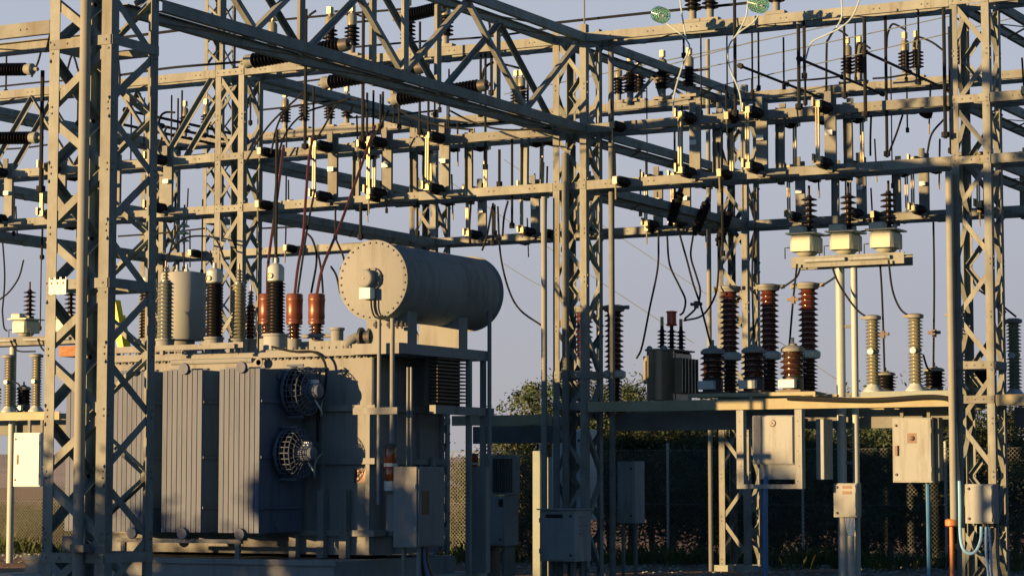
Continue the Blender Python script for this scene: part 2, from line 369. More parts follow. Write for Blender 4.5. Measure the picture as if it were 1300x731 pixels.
# zigzag bracing between the top and upper girders of the end bay
o = thing('girder_bracing', 'zigzag strut bracing between two girder levels behind the foreground tower', 'bracing', (-11, .3, ZB))
for V in (.03, W-.03):
    for i in range(6):
        ua, ub = -7.75-1.05*i, -7.75-1.05*(i+1)
        za, zb = (ZA-.07, ZB+.07) if i % 2 == 0 else (ZB+.07, ZA-.07)
        MB().angle((ua, V, za), (ub, V, zb), .085, .009, (0,-1,0), 1, 1).build('strut', 'steel', o)
# box truss between the foreground tower and the tower beside the conservator
y0, y1 = -11.87, -.01
o = thing('box_truss', 'dark steel box truss with diagonal bracing from the foreground tower to the conservator side tower', 'truss', (-W/2, (y0+y1)/2, ZB))
for z in (ZA, ZB):
    MB().channel((0,y0,z), (0,y1,z), .15, .08, .01, 1).build('chord', 'steel', o)
    MB().channel((-W,y0,z), (-W,y1,z), .15, .08, .01, -1).build('chord', 'steel', o)
nodes = [y1-.1-1.93*i for i in range(7)]
for i, y in enumerate(nodes[:-1]):
    yn = nodes[i+1]; lo, hi = ((y, yn) if i % 2 else (yn, y))
    for U, s in ((-.012, 1), (-W+.012, -1)):
        if i > 0 and (s < 0 or i == 3):
            MB().bx(min(U,U-.05*s), max(U,U-.05*s), y-.07, y+.07, ZB+.1, ZA-.1).build('post', 'steel', o)
        a_, b_ = (lo, hi) if s > 0 else (hi, lo)
        MB().angle((U-.055*s, a_, ZB+.06), (U-.055*s, b_, ZA-.06), .08, .009, (-s,0,0), 1, 1).build('diagonal', 'steel', o)
    for z in (ZA, ZB):
        MB().bar((-.02, y, z-.083), (-W+.02, nodes[i+1], z-.083), .06, .008).build('lacing_bar', 'steel2', o)
# girder stub on the foreground tower
girder('x', -6, -1.01, -12.83, 7.32, 'thick twin-channel girder leaving the big foreground tower to one side', width=1.0, h=.17)

# ------------------------------------------------------------------ equipment platform along the front row
def platform(u0, u1, V, z, label, width=1.5, h=.17):
    o = thing('platform_frame', label, 'platform', ((u0+u1)/2, V+width/2, z-h))
    MB().channel((u0,V,z-h/2), (u1,V,z-h/2), h, .07, .01, 1).build('channel', 'steelw', o)
    MB().channel((u0,V+width,z-h/2), (u1,V+width,z-h/2), h, .07, .01, -1).build('channel', 'steelw', o)
    n = max(2, int((u1-u0)/1.1))
    for i in range(n+1):
        u = u0+.1+(u1-u0-.2)*i/n
        MB().channel((u,V+.011,z-.09), (u,V+width-.011,z-.09), .12, .05, .008, 1).build('cross_member', 'steelw', o)
    MB().channel((u0,V+width*.62,z-.32), (u1,V+width*.62,z-.32), .3, .1, .012, 1).build('under_beam', 'steel2', o)
    return o
mat('steelw', (.24,.2,.14), .6, 0, .14, 2.5, .1, 30, .15, (.22,.15,.08), .4, 1.6)
ZD = 3.05
platform(.02, 6.36, 0, ZD, 'yellowish steel platform frame carrying the brown current transformers', 1.6)
platform(7.02, 12.5, 0, ZD, 'yellowish steel platform frame past the junction box tower', 1.6)
o = platform(-2.6, -.65, 0, ZD-.2, 'dark steel platform beam between transformer and conservator side tower', 1.2)

# ------------------------------------------------------------------ vertical knife disconnectors between the upper and lower girders
def make_disconnector(label, group, wide=.19, plate=True, bl=True):
    o = thing('disconnector', label, 'disconnector', (0,0,0), group)
    MB().channel((0,-.003,-1.02), (0,-.003,.2), wide, .06, .008, -1, ref=(1,0,0)).build('mounting_channel', 'steel', o, world=False)
    for z in (0, -.9):
        i = MB().lathe((0,-.06,z), (0,-1,0), [(.06,0),(.075,.03)]+sheds(.062,.1,.04,.4,5)+[(.07,.41),(.07,.45),(.03,.455)]).build('insulator', 'polymer', o, world=False)
        MB().lathe((0,-.5,z), (0,-1,0), [(.052,0),(.06,.02),(.06,.07),(.03,.08)], 10).build('end_cap', 'darkmetal', i, world=False)
        MB().bx(-.05,.05,-.62,-.5,z-.05,z+.05).bx(-.075,-.045,-.66,-.56,z-.03,z+.11).build('contact', 'copper', i, world=False)
    if bl:
        MB().bx(-.03,-.01,-.61,-.57,-.92,.06).bx(.01,.03,-.61,-.57,-.92,.06).build('blade', 'copper', o, world=False)
    MB().bx(-.055,.055,-.10,-.068,.1,.28).bx(-.07,.07,-.14,-.07,-.09,.10).build('clamp', 'steel2', o, world=False)
    MB().tube((.08,-.2,-1.0), (.5,-.2,-1.0), .022, 8).bx(.04,.12,-.26,-.14,-1.05,-.95).build('drive_rod', 'steel2', o, world=False)
    if plate: MB().bx(-.062,.062,-.074,-.0715,-.42,-.34).build('label_plate', 'white', o, world=False)
    return o
UR = [PV(x, 180, -.03).x for x in (881, 966, 1053)]; UL = [PV(x, 200, -.03).x for x in (421, 490, 563)]
dA = make_disconnector('black-insulator knife disconnector with a white plate on the front girders above the current transformers', 'disconnectors with white plates above the current transformers')
dB = make_disconnector('rear-facing knife disconnector behind the front girders', 'rear-facing disconnectors', .15, False, True)
first = [True, True]
def put(src, k, loc, rz=0, label=None, group=None):
    if first[k]:
        first[k] = False; src.location = loc; src.rotation_euler = (0,0,rz); return src
    c = copy_tree(src, loc, label, group, rotz=rz+rng.uniform(-.03,.03)); c.rotation_euler.y = rng.uniform(-.012,.012); return c
for i, u in enumerate(UR): put(dA, 0, (u, -.004, ZB))['label'] = 'black-insulator knife disconnector with white plate on the front girders, '+('closest to the conservator side tower', 'middle of the three', 'closest to the voltage transformers')[i]
for i, u in enumerate(UL): put(dA, 0, (u, -.004, ZB), label='knife disconnector on the front girders over the conservator and bushings', group='disconnectors over the transformer')['label'] = 'knife disconnector on the front girders over the transformer, '+('nearest the tower behind the bushings', 'middle of the three', 'above the conservator tank')[i]
for x in (912, 992, 1078): put(dB, 1, (PV(x, 180, .66).x, W+.004, ZB), math.pi)
for x in (455, 527, 597, 668): put(dB, 1, (PV(x, 200, .66).x, W+.004, ZB), math.pi, label='rear-facing knife disconnector above the transformer, behind the front girders', group='rear-facing disconnectors above the transformer')
for u in [1.1+1.24*i for i in range(4)]+[7.9, 9.1]: put(dA, 0, (u, 6.996, ZB), label='knife disconnector on the rear girders behind the voltage transformers', group='disconnectors of the rear row')
for u in [1.6+1.24*i for i in range(4)]: put(dB, 1, (u, 7+W+.004, ZB), math.pi, label='rear-facing knife disconnector on the rear row of girders', group='rear-facing disconnectors of the rear row')
for u in [-5.9, -4.66, -3.4, -1.9, -1.3]: put(dA, 0, (u, 6.996, ZB), label='knife disconnector on the rear girders beyond the conservator tank', group='disconnectors of the rear row beyond the conservator')
for u in [-12.5, -11.2, -9.9, -8.7]: put(dA, 0, (u, -.004, ZB), label='knife disconnector on the girders seen through the foreground tower', group='disconnectors behind the foreground tower')
for u in [7.9, 9.1]: put(dA, 0, (u, -.004, ZB), label='knife disconnector on the front girders past the junction box tower', group='disconnectors past the junction box tower')

# ------------------------------------------------------------------ current transformers and supports on the platform
def make_ct():
    o = thing('current_transformer', 'tall glossy red-brown current transformer with ribbed porcelain and metal head', 'transformer', (0,0,0), 'tall red-brown current transformers')
    MB().lathe((0,0,0), (0,0,1), [(.2,0),(.2,.03),(.13,.04)]+sheds(.1,.155,.06,.56,8)+[(.12,.57)], 18).build('lower_insulator', 'brown', o, world=False)
    MB().lathe((0,0,.57), (0,0,1), [(.13,0),(.19,.02),(.2,.06),(.2,.12),(.15,.15)], 18).build('middle_flange', 'alu', o, world=False)
    MB().lathe((0,0,.72), (0,0,1), [(.13,0)]+sheds(.112,.17,.02,.98,11)+[(.13,1.0)], 18).build('upper_insulator', 'redbrown', o, world=False)
    MB().lathe((0,0,1.72), (0,0,1), [(.13,0),(.17,.01),(.19,.06),(.2,.07),(.2,.1),(.1,.12)], 18).build('head', 'pipe', o, world=False)
    MB().bx(-.26,-.17,-.04,.04,1.76,1.8).lathe((.2,0,1.79), (1,0,0), [(.035,0),(.035,.08)], 8).lathe((-.28,0,1.74), (0,0,1), [(.03,0),(.03,.09)], 8).build('terminal', 'pipe', o, world=False)
    return o
ct = make_ct()
cts = []
for i, x in enumerate((927, 977, 1027)):
    p = PV(x, 494, 1.15); c = ct if i == 0 else copy_tree(ct); c.location = (p.x, p.y, ZD+.11); cts.append(c)
    c['label'] = 'tall glossy red-brown current transformer, '+('the one closest to the small service transformer', 'middle one of the three', 'the one closest to the two-legged stand')[i]
for x in (741, 780):
    p = PV(x, 515, 1.0); copy_tree(ct, (p.x, p.y, ZD-.15), 'tall dark current transformer half hidden behind the conservator side tower', 'current transformers behind the tower')
def make_squat(mt='brown', label='', group=''):
    o = thing('bushing_transformer', label, 'transformer', (0,0,0), group)
    MB().bx(-.2,.2,-.2,.2,0,.03).lathe((0,0,.03), (0,0,1), [(.17,0),(.17,.2),(.19,.22)], 18).build('tank', 'darkmetal', o, world=False)
    MB().cbx(-.16,.13,-.27,-.1701,.06,.2,.012).build('terminal_box', 'alu', o, world=False)
    MB().lathe((0,0,.25), (0,0,1), [(.17,0)]+sheds(.15,.215,.01,.38,4)+[(.17,.39)], 20).build('insulator', mt, o, world=False)
    MB().lathe((0,0,.64), (0,0,1), [(.17,0),(.2,.01),(.2,.05),(.16,.09),(.07,.115),(.07,.14),(.025,.15),(.025,.24)], 18).build('cap', 'pipe', o, world=False)
    return o
sq = make_squat('brown', 'squat brown ribbed instrument transformer with domed cap on the raised frame', 'squat brown instrument transformers')
sqs = []
for i, x in enumerate((905, 957, 1007)):
    p = PV(x, 493, .3); c = sq if i == 0 else copy_tree(sq); c.location = (p.x, p.y, ZD+.11); sqs.append(c)
    c['label'] = 'squat brown ribbed instrument transformer '+('next to the small service transformer', 'between the other two on the raised frame', 'next to the two-legged stand')[i]
xa, xb = PV(874, 493, .1).x, PV(1036, 493, .1).x
o = thing('support_frame', 'low raised steel frame under the squat brown instrument transformers', 'frame', ((xa+xb)/2, .7, ZD))
for v in (.06, .55, 1.3): MB().channel((xa,v,ZD+.075), (xb,v,ZD+.075), .06, .05, .008, 1).build('rail', 'steelw', o)
for u in (xa+.02, (xa+xb)/2, xb-.02):
    for v in (.085, 1.27): MB().bx(u-.02,u+.02,v-.02,v+.02,ZD,ZD+.044).build('foot', 'steelw', o)
    MB().bx(u-.025,u+.025,.12,1.28,ZD+.0455,ZD+.052).build('tie', 'steelw', o)
# small service transformer
pa = PV(816, 505, .12); pb = PV(846, 505, .12); x0, x1 = pa.x, pb.x
o = thing('service_transformer', 'small dark oil-filled service transformer topped by black insulators and a red fuse', 'transformer', ((x0+x1)/2, .6, ZD))
ya, yb = .12, 1.15
mat('darkpaint', (.085,.065,.045), .22, 0, .1, 2, .05, 20, .6, (.1,.08,.06), .5, 2)
xm_ = (x0+x1)/2
MB().lathe((xm_, ya+.25, ZD+.02), (0,0,1), [((x1-x0)*.5+.02,0),((x1-x0)*.5+.02,.82)], 36).cbx(xm_-.1, x1+.02, ya+.3, yb, ZD+.02, ZD+.839, .04).build('tank', 'darkpaint', o)
MB().lathe((xm_, ya+.25, ZD+.841), (0,0,1), [((x1-x0)*.5+.05,0),((x1-x0)*.5+.05,.025),(.1,.029)], 36).bx(xm_-.12, x1+.05, ya+.3, yb+.03, ZD+.8405, ZD+.866).build('lid', 'pipe', o)
for i in range(6):
    v = ya+.28+i*.13; MB().bx(x1, x1+.16, v, v+.025, ZD+.14, ZD+.72).build('cooling_fin', 'darkpaint', o)
for k, (u, v) in enumerate(((x0+.16, .55), (x0+.26, .72), (x0+.34, .92))):
    MB().lathe((u,v,ZD+.87), (0,0,1), [(.06,0),(.06,.02)]+sheds(.035,.085,.02,.34,5)+[(.03,.35),(.03,.4)], 12).build('insulator', 'polymer', o)
MB().lathe((x0+.26,.72,ZD+1.27), (0,0,1), [(.03,0),(.09,.01),(.095,.03),(.08,.04),(.08,.22),(.095,.23),(.095,.25),(.02,.26)], 12).build('fuse', 'redpor', o)
MB().tube((x0+.16,.55,ZD+1.27),(x0+.16,.55,ZD+1.42),.03,8).tube((x0+.34,.92,ZD+1.27),(x0+.34,.92,ZD+1.4),.03,8).build('terminal', 'copper', o)
for u in (x0+.08, x1-.08): MB().lathe((u,ya+.1,ZD+.87), (0,1,0), [(.05,-.015),(.05,.015)], 10).build('lifting_eye', 'pipe', o)
MB().bx(x0-.12,x0+.0,.4,.5,ZD+.68,ZD+.76).bx(x0-.12,x0-.08,.4,.5,ZD+.3,ZD+.68).build('bracket', 'pipe', o)
# tan post insulators with small dark instrument transformers
def make_post(label, group):
    o = thing('post_insulator', label, 'insulator', (0,0,0), group)
    MB().lathe((0,0,0), (0,0,1), [(.17,0),(.17,.02),(.1,.1),(.09,.12)], 14).build('base', 'alu', o, world=False)
    MB().lathe((0,0,.12), (0,0,1), sheds(.078,.125,0,.5,9)+[(.1,.51),(.1,.56)]+sheds(.078,.125,.57,1.02,8)+[(.09,1.03)], 16).build('porcelain', 'tanpor', o, world=False)
    MB().lathe((0,0,1.15), (0,0,1), [(.11,0),(.135,.01),(.135,.06),(.08,.08)], 14).bx(-.2,-.1,-.03,.03,1.17,1.21).build('head', 'pipe', o, world=False)
    MB().lathe((0,-.1,.64), (0,-1,0), [(.05,0),(.05,.025),(.02,.03)], 10).build('plug', 'alu', o, world=False)
    return o
post = make_post('tan ribbed post insulator beside a dark squat transformer by the junction box tower', 'tan post insulators by the junction box tower')
sqk = make_squat('polymer', 'small black ribbed transformer standing beside a tan post insulator', 'small black transformers beside tan posts')
for i, x in enumerate((1109, 1163, 1217)):
    p = PV(x, 500, .45); c = post if i == 0 else copy_tree(post); c.location = (p.x, .45, ZD+.09)
    c['label'] = 'tan ribbed post insulator '+('next to the two-legged stand', 'middle one of the row on the pale slab', 'half hidden behind the junction box tower and its pipe')[i]
for i, x in enumerate((1124, 1186, 1246)):
    p = PV(x, 498, .95); c = sqk if i == 0 else copy_tree(sqk); c.location = (p.x, .95, ZD+.02); c.scale = (.85,.85,.62 if i else .55)
xa, xb = PV(1095, 500, .3).x, 6.36
MB().cbx(xa, xb, .2, .7, ZD+.003, ZD+.09, .01).solo('mounting_slab', 'concrete', 'pale mounting slab under the tan post insulators by the junction box tower', 'slab')
p = PV(1288, 490, 1.0); c = copy_tree(post, (p.x, 1.0, ZD), 'tan ribbed post insulator past the junction box tower', None); 
# voltage transformers on a two-legged stand
def make_vt(label, group):
    o = thing('voltage_transformer', label, 'transformer', (0,0,0), group)
    m = MB(); m.cbx(-.2,.2,-.26,.26,.09,.37,.05); m.build('tank', 'pipealu', o, world=False)
    MB().lathe((0,0,.0), (0,0,1), [(.09,0),(.16,.05),(.19,.09)], 12).build('tank_bottom', 'pipealu', o, world=False)
    MB().bx(-.25,.25,-.31,.31,.37,.395).build('lid', 'pipealu', o, world=False)
    MB().cbx(-.2,.06,-.28,-.1,.4,.5,.02).build('terminal_box', 'pipealu', o, world=False)
    MB().lathe((.02,.08,.4), (0,0,1), [(.1,0),(.1,.06)]+sheds(.042,.135,.06,.62,6)+[(.04,.63),(.02,.64),(.02,.8)], 14).build('insulator', 'polymer', o, world=False)
    for s in (-1,1):
        MB().lathe((s*.22,-.2*s,.42), (0,1,0), [(.04,-.012),(.04,.012)], 8).build('lifting_eye', 'pipe', o, world=False)
        MB().path([(s*.3,-.2,-.02),(s*.3,-.2,.16),(s*.25,-.2,.16),(s*.22,-.2,.16)], .011, 5).build('bracket', 'darkmetal', o, world=False)
    return o
mat('pipealu', (.30,.265,.22), .45, .05, .1, 3, spec=.25, stain=(.3,.22,.14), samt=.4, sscale=4)
vt = make_vt('silver-tan voltage transformer tank with a black ribbed insulator on the two-legged stand', 'voltage transformers on the two-legged stand')
zc = PV(1075, 325, .8).z
def vt_stand(pxs, V, z, px0, px1, pole, label, n=2):
    xa, xb = px0, px1
    o = thing('transformer_stand', label, 'stand', (pole, V, 0))
    MB().channel((xa,V-.22,z-.09), (xb,V-.22,z-.09), .18, .06, .009, 1).build('cross_beam', 'steel', o)
    MB().channel((xa,V+.22,z-.09), (xb,V+.22,z-.09), .18, .06, .009, -1).build('cross_beam', 'steel', o)
    for s in range(n): 
        u = pole+(s-.5*(n-1))*.24
        MB().tube((u,V,0), (u,V,z-.005), .075 if s == 0 else .055, 14).build('leg', 'galv', o)
    if n > 1:
        for zz in (.9, 2.0, 3.1, 4.2): MB().bx(pole-.05, pole+.07, V-.02, V+.02, zz, zz+.05).build('spacer', 'steel2', o)
    for s in (0, 1):
        a = xa+.25+s*(xb-xa-.4)*.5; MB().tube((a,V-.25,z-.07), (a+(xb-xa)*.36,V-.25,z-.07), .035, 10).build('conduit', 'cabinet', o)
    return o
mat('galv', (.28,.255,.25), .5, .05, .08, 2, spec=.2, stain=(.35,.3,.22), samt=.3, sscale=2, streak=True)
xa, xb = PV(1005, 325, .6).x, PV(1148, 325, .6).x
vt_stand(None, .8, zc, xa, xb, PV(1077, 500, .8).x, 'two-legged steel stand holding three voltage transformers beside the post insulators')
for i, x in enumerate((1024, 1074, 1125)):
    p = PV(x, 310, .8); c = vt if i == 0 else copy_tree(vt); c.location = (p.x, .8, zc)
    c['label'] = 'silver-tan voltage transformer on the two-legged stand, '+('at the end over the current transformers', 'the middle one above the legs', 'at the end over the tan post insulators')[i]
# the same kind of row at the far end, behind the foreground tower
VF = 4.2; zf = PV(40, 428, VF).z
o = vt_stand(None, VF, zf, PV(-40, 428, VF).x, PV(118, 428, VF).x, PV(17, 428, VF).x, 'single-legged stand with voltage transformers behind the foreground tower', 1)
for x in (33, 85): copy_tree(vt, (PV(x, 420, VF).x, VF, zf), 'voltage transformer on the far stand behind the foreground tower', 'voltage transformers behind the foreground tower')
z2 = PV(20, 523, VF-.6).z
platform(PV(-60, 525, VF-.6).x, PV(75, 525, VF-.6).x, VF-.6, z2, 'yellowish platform frame behind the foreground tower', 1.2)
for x in (11, 46): copy_tree(post, (PV(x, 519, VF-.1).x, VF-.1, z2+.02), 'tan ribbed post insulator on the platform behind the foreground tower', 'tan post insulators behind the foreground tower')
c = copy_tree(sqk, (PV(30, 517, VF+.2).x, VF+.2, z2+.02), 'small black ribbed transformer on the platform behind the foreground tower', None); c.scale = (.8,.8,.75)
c = copy_tree(sqk, (PV(-8, 517, VF+.2).x, VF+.2, z2+.02), 'small black ribbed transformer at the far end of the platform behind the foreground tower', None); c.scale = (.8,.8,.75)

# ------------------------------------------------------------------ cabinets
def cabinet(name, label, x0, x1, y0, y1, z0, z1, mt='cabinet', latch='right', roof=True, louvre=False, sign=None, group=None, legs=False):
    o = thing(name, label, 'cabinet', ((x0+x1)/2, (y0+y1)/2, z0), group)
    MB().cbx(x0,x1,y0,y1,z0,z1,.012).build('body', mt, o)
    MB().cbx(x0+.02,x1-.02,y0-.018,y0-.001,z0+.025,z1-.025,.004).build('door', mt, o)
    if roof: MB().bx(x0-.03,x1+.03,y0-.05,y1+.03,z1+.001,z1+.022).build('roof', mt, o)
    xl = x1-.07 if latch == 'right' else x0+.07
    for z in (z0+.12*(z1-z0), z0+.88*(z1-z0)): MB().lathe((xl,y0-.018,z), (0,-1,0), [(.022,0),(.022,.012),(.012,.02)], 8).build('latch', 'black', o)
    xh = x0+.012 if latch == 'right' else x1-.012
    for z in (z0+.2*(z1-z0), z0+.8*(z1-z0)): MB().tube((xh,y0-.022,z-.04), (xh,y0-.022,z+.04), .011, 8).build('hinge', 'steel2', o)
    if z0 > .4 and legs:
        for xq in (x0+.03, x1-.08): MB().bx(xq, xq+.05, y0+.1, y0+.15, 0, z0-.001).build('leg', 'steel2', o)
    if louvre:
        for i in range(5): MB().bx(x1+.001,x1+.014,y0+.25*(y1-y0),y0+.8*(y1-y0),z1-.12-i*.07,z1-.095-i*.07).build('louvre', mt, o)
    return o
a = PV(685, 680, -.75); b = PV(730, 680, -.75); zt = PV(700, 647, -.75).z; zb = PV(700, 712, -.75).z
o = cabinet('control_cabinet', 'grey louvred control cabinet at the foot of the conservator side tower', a.x, b.x, -.75, -.15, zb, zt, louvre=True)
MB().bx(a.x+.12, a.x+.44, -.772, -.769, zt-.13, zt-.07).build('vent_slot', 'black', o)
for xq in (a.x+.1, b.x-.16):
    for yq in (-.6, -.3): MB().bx(xq,xq+.06,yq,yq+.1,0,zb).build('leg', 'steel2', o)
# framed breaker cabinet hanging under the platform
V = -.06
P = lambda x, y: PV(x, y, V)
o = thing('breaker_cabinet', 'sunlit cream breaker cabinet hung in a channel frame under the platform', 'cabinet', P(980, 620))
x0, x1 = P(935,570).x, P(1018,570).x; z0, z1 = P(980,620).z, ZD-.18
for s, (u, sd) in enumerate(((x0, 1), (x1-.12, 1))):
    MB().bx(u, u+.12, V, V+.012, z0, z1).bx(u+(.108 if s == 0 else 0), u+(.12 if s == 0 else .012), V+.013, V+.14, z0, z1).bx(u+.108 if s else u, u+.12 if s else u+.012, V+.013, V+.14, z0, z1).build('frame_post', 'cabinet', o)
MB().bx(x0+.121, x1-.121, V+.001, V+.1, z0, z0+.07).build('frame_sill', 'cabinet', o)
xb0, xb1 = P(954,560).x, P(1007,560).x; zb0, zb1 = P(980,589).z, P(980,527).z
MB().cbx(xb0, xb1, V+.03, V+.5, zb0, zb1, .015).build('body', 'cabinet', o)
MB().cbx(xb0+.03, xb1-.015, V+.008, V+.029, zb0+.02, zb1-.02, .005).build('door', 'cabinet', o)
zz = P(980,608).z
MB().cbx(P(963,600).x, xb1+.03, V+.06, V+.42, zz, zb0-.005, .01).build('lower_box', 'cabinet', o)
c0 = P(980.5, 537); d = MB().lathe((c0.x, V+.007, c0.z), (0,-1,0), [(.058,0),(.058,.006),(.045,.008),(.045,.004),(.0,.004)], 20).build('emblem', 'black', o)
MB().lathe((c0.x, V+.0025, c0.z), (0,-1,0), [(.044,0),(.044,.001)], 18).build('emblem_face', 'cabinet', d)
MB().bar((c0.x-.03, V-.0005, c0.z+.03), (c0.x+.03, V-.0005, c0.z-.03), .016, .003, (0,1,0)).bar((c0.x-.022, V-.0005, c0.z-.02), (c0.x+.006, V-.0005, c0.z+.006), .012, .003, (0,1,0)).build('emblem_mark', 'black', d)
m = MB()
for u in (x0+.06, x1-.06):
    for k in range(5): m.lathe((u+(.012 if k % 2 else -.012), V-.0005, z0+.12+k*.24), (0,-1,0), [(.011,0),(.011,.006)], 6)
m.build('bolts', 'black', o)['kind'] = 'stuff'
xx = P(1027,560).x
MB().cbx(xx+.0, xx+.14, V+.3, V+.7, P(1030,608).z, P(1030,531).z, .01).solo('side_cabinet', 'cabinet', 'narrow pale cabinet just behind the framed breaker cabinet', 'cabinet')
MB().path(spline([P(972,612)+Vector((0,.16,.12)), P(971,613)+Vector((0,.1,.1)), P(970,622)+Vector((0,.05,0)), P(970,700)+Vector((0,.05,0)), P(970,745)+Vector((0,.05,-.2))],5), .045, 8).solo('conduit', 'blue', 'thick blue conduit dropping from the framed breaker cabinet', 'conduit')
# second pale cabinet
V = .5; P = lambda x, y: PV(x, y, V)
o = cabinet('switch_cabinet', 'pale weathered switch cabinet with dark handle under the post insulators', P(1133,570).x, P(1184,570).x, V, V+.35, P(1150,612).z, P(1150,530).z, latch='left', roof=False)
c0 = P(1158, 556); MB().bx(c0.x-.075,c0.x+.075,V-.022,V-.0185,c0.z-.08,c0.z+.08).build('dial_plate', 'black', o)
MB().lathe((c0.x,V-.0225,c0.z), (0,-1,0), [(.04,0),(.04,.02),(.02,.025)], 12).build('dial', 'darkmetal', o)
c0 = P(1139, 571); MB().bx(c0.x-.02,c0.x+.02,V-.05,V-.0185,c0.z-.09,c0.z+.07).build('handle', 'black', o)
MB().cbx(P(1184,570).x+.002, P(1190,570).x, V+.1, V+.3, P(1150,610).z, P(1150,530).z, .01).build('side_channel', 'steel2', o)
u = P(1150,530).x
for xq in (1140, 1174): MB().bx(P(xq,530).x, P(xq+4,530).x, V+.1, V+.14, P(1150,530).z+.001, ZD-.17).build('hanger', 'steel2', o)
p0 = P(1174, 614); MB().tube((p0.x,V+.15,p0.z), (p0.x,V+.15,0), .035, 8).solo('conduit', 'blue', 'dark blue conduit under the weathered switch cabinet', 'conduit')
# junction boxes
V = -.3; P = lambda x, y: PV(x, y, V)
o = cabinet('junction_box', 'cream junction box with blue conduits fixed to the sunlit tower', P(1225,640).x, P(1261,640).x, V, -.013, P(1240,664).z, P(1240,614).z, latch='left', roof=False)
x0 = P(1231,665).x; zq = P(1240,664).z
for i, (x, r) in enumerate(((1247,.028),(1253,.024),(1257,.02))):
    u = P(x,665).x; MB().lathe((u,V+.12,zq-.05), (0,0,1), [(.035,0),(.035,.05)], 8).build('cable_gland', 'darkmetal', o)
pa = lambda x, y: PV(x, y, V+.12)
MB().path(spline([pa(1246,668), pa(1245,685), pa(1239,699), pa(1230,702), pa(1222,694), pa(1219,675), pa(1218.5,640), pa(1218,610)], 6), .026, 8).solo('conduit', 'paleblue', 'pale blue conduit looping up from the cream junction box', 'conduit')
MB().path(spline([pa(1252,668), pa(1252,700), pa(1255,731), pa(1256,748)], 6), .022, 8).solo('conduit', 'paleblue', 'pale blue conduit falling straight from the cream junction box', 'conduit', 'straight conduits under the cream junction box')
MB().path(spline([pa(1256,668), pa(1258,700), pa(1259,725), pa(1262,748)], 6), .018, 8).solo('conduit', 'paleblue', 'pale blue conduit falling straight from the cream junction box', 'conduit', 'straight conduits under the cream junction box')
V = .5; P = lambda x, y: PV(x, y, V)
o = cabinet('junction_box', 'small grey junction box on the two-legged transformer stand', P(1058,635).x, P(1088,635).x, V, V+.21, P(1070,656).z, P(1070,613).z, latch='left', roof=False)
MB().bx(P(1070,620).x,P(1082,620).x,V-.021,V-.0185,P(1070,620).z,P(1070,616).z).bx(P(1070,627).x,P(1082,627).x,V-.021,V-.0185,P(1070,627).z,P(1070,623).z).build('label_plate', 'black', o)
m = MB(); rr = random.Random(4)
for i in range(7):
    u = P(1071+i*1.8, 656).x; m.path([(u,V+.1,P(1070,656).z), (u+.01,V+.1,P(1070,668).z), (P(1077,690).x+(i-3)*.008,V+.12,P(1077,684).z)], .012, 5)
m.solo('cable_bundle', 'blue', 'bundle of blue cables below the small grey junction box', 'cables')
p0 = P(1077, 680); MB().tube((p0.x,V+.12,0), (p0.x,V+.12,p0.z), .055, 10).solo('cable_duct', 'galv', 'pale cable duct rising to the small grey junction box', 'duct')
# left white cabinet
V = VF-.9; P = lambda x, y: PV(x, y, V)
o = cabinet('control_cabinet', 'white control cabinet hung on the platform behind the foreground tower', P(17,580).x, P(51,580).x, V, V+.4, P(30,617).z, P(30,549).z, 'white', 'left', False)
c0 = P(23, 583); MB().bx(c0.x-.015,c0.x+.015,V-.04,V-.0185,c0.z-.1,c0.z+.1).build('handle', 'black', o)
for xq in (24, 40): MB().bx(P(xq,549).x,P(xq+3,549).x,V+.28,V+.33,P(30,549).z+.001,z2-.17).build('hanger', 'steel2', o)
m = MB()
for i in range(3): m.path(spline([P(49+i,617)+Vector((0,.2,0)), P(50+i*1.5,640)+Vector((0,.2,0)), P(52+i,660)+Vector((0,.2,0)), P(53,700)+Vector((0,.2,0))],4), .02, 6)
m.solo('cable_bundle', 'paleblue', 'pale blue cables hanging from the white control cabinet', 'cables')
# cabinets behind the conservator side tower
V = 2.2; P = lambda x, y: PV(x, y, V)
cabinet('switch_cabinet', 'sunlit white switch cabinet seen through the conservator side tower', P(731,590).x, P(746,590).x, V, V+.4, P(740,660).z, P(740,545).z, 'white', 'left', False, legs=True)
cabinet('switch_cabinet', 'pale switch cabinet glimpsed between the bracing of the conservator side tower', P(694,590).x, P(718,590).x, V+.2, V+.6, P(700,650).z, P(700,545).z, 'white', 'left', False, legs=True)
cabinet('control_cabinet', 'grey shaded cabinet standing behind the conservator side tower', P(771,600).x, P(794,600).x, V+.4, V+.8, P(780,664).z, P(780,585).z, 'cabinet', 'right', False, legs=True)
a = PV(676, 640, 3.2); MB().cbx(a.x, a.x+.16, 3.2, 3.36, 0, PV(680,572,3.2).z, .01).cbx(a.x+.19, a.x+.33, 3.2, 3.36, 0, PV(680,580,3.2).z, .01).solo('concrete_post', 'concrete', 'pale twin concrete post beside the bushes behind the tower', 'post')
V = 1.4; P = lambda x, y: PV(x, y, V)
o = cabinet('control_cabinet', 'blue-grey cabinet with dark louvred upper half beside the transformer', P(612,640).x, P(640,640).x, V, V+.55, P(620,692).z, P(620,629).z, 'cabinet', 'right', False)
MB().bx(P(633.5,635).x,P(639,635).x,V-.022,V-.0185,P(630,643).z,P(630,633).z).build('window', 'black', o)
u = MB().cbx(P(611,600).x, P(641,600).x, V+.02, V+.57, P(620,628).z, P(620,577).z, .012).build('upper_body', 'cabinet', o)
for i in range(9): MB().bx(P(624,600).x+.02+i*.045, P(624,600).x+.05+i*.045, V+.002, V+.0195, P(620,625).z, P(620,582).z).build('louvre', 'darkmetal', o)
for xq in (P(612,640).x+.05, P(640,640).x-.1): MB().bx(xq,xq+.05,V+.1,V+.5,0,P(620,692).z).build('leg', 'steel2', o)

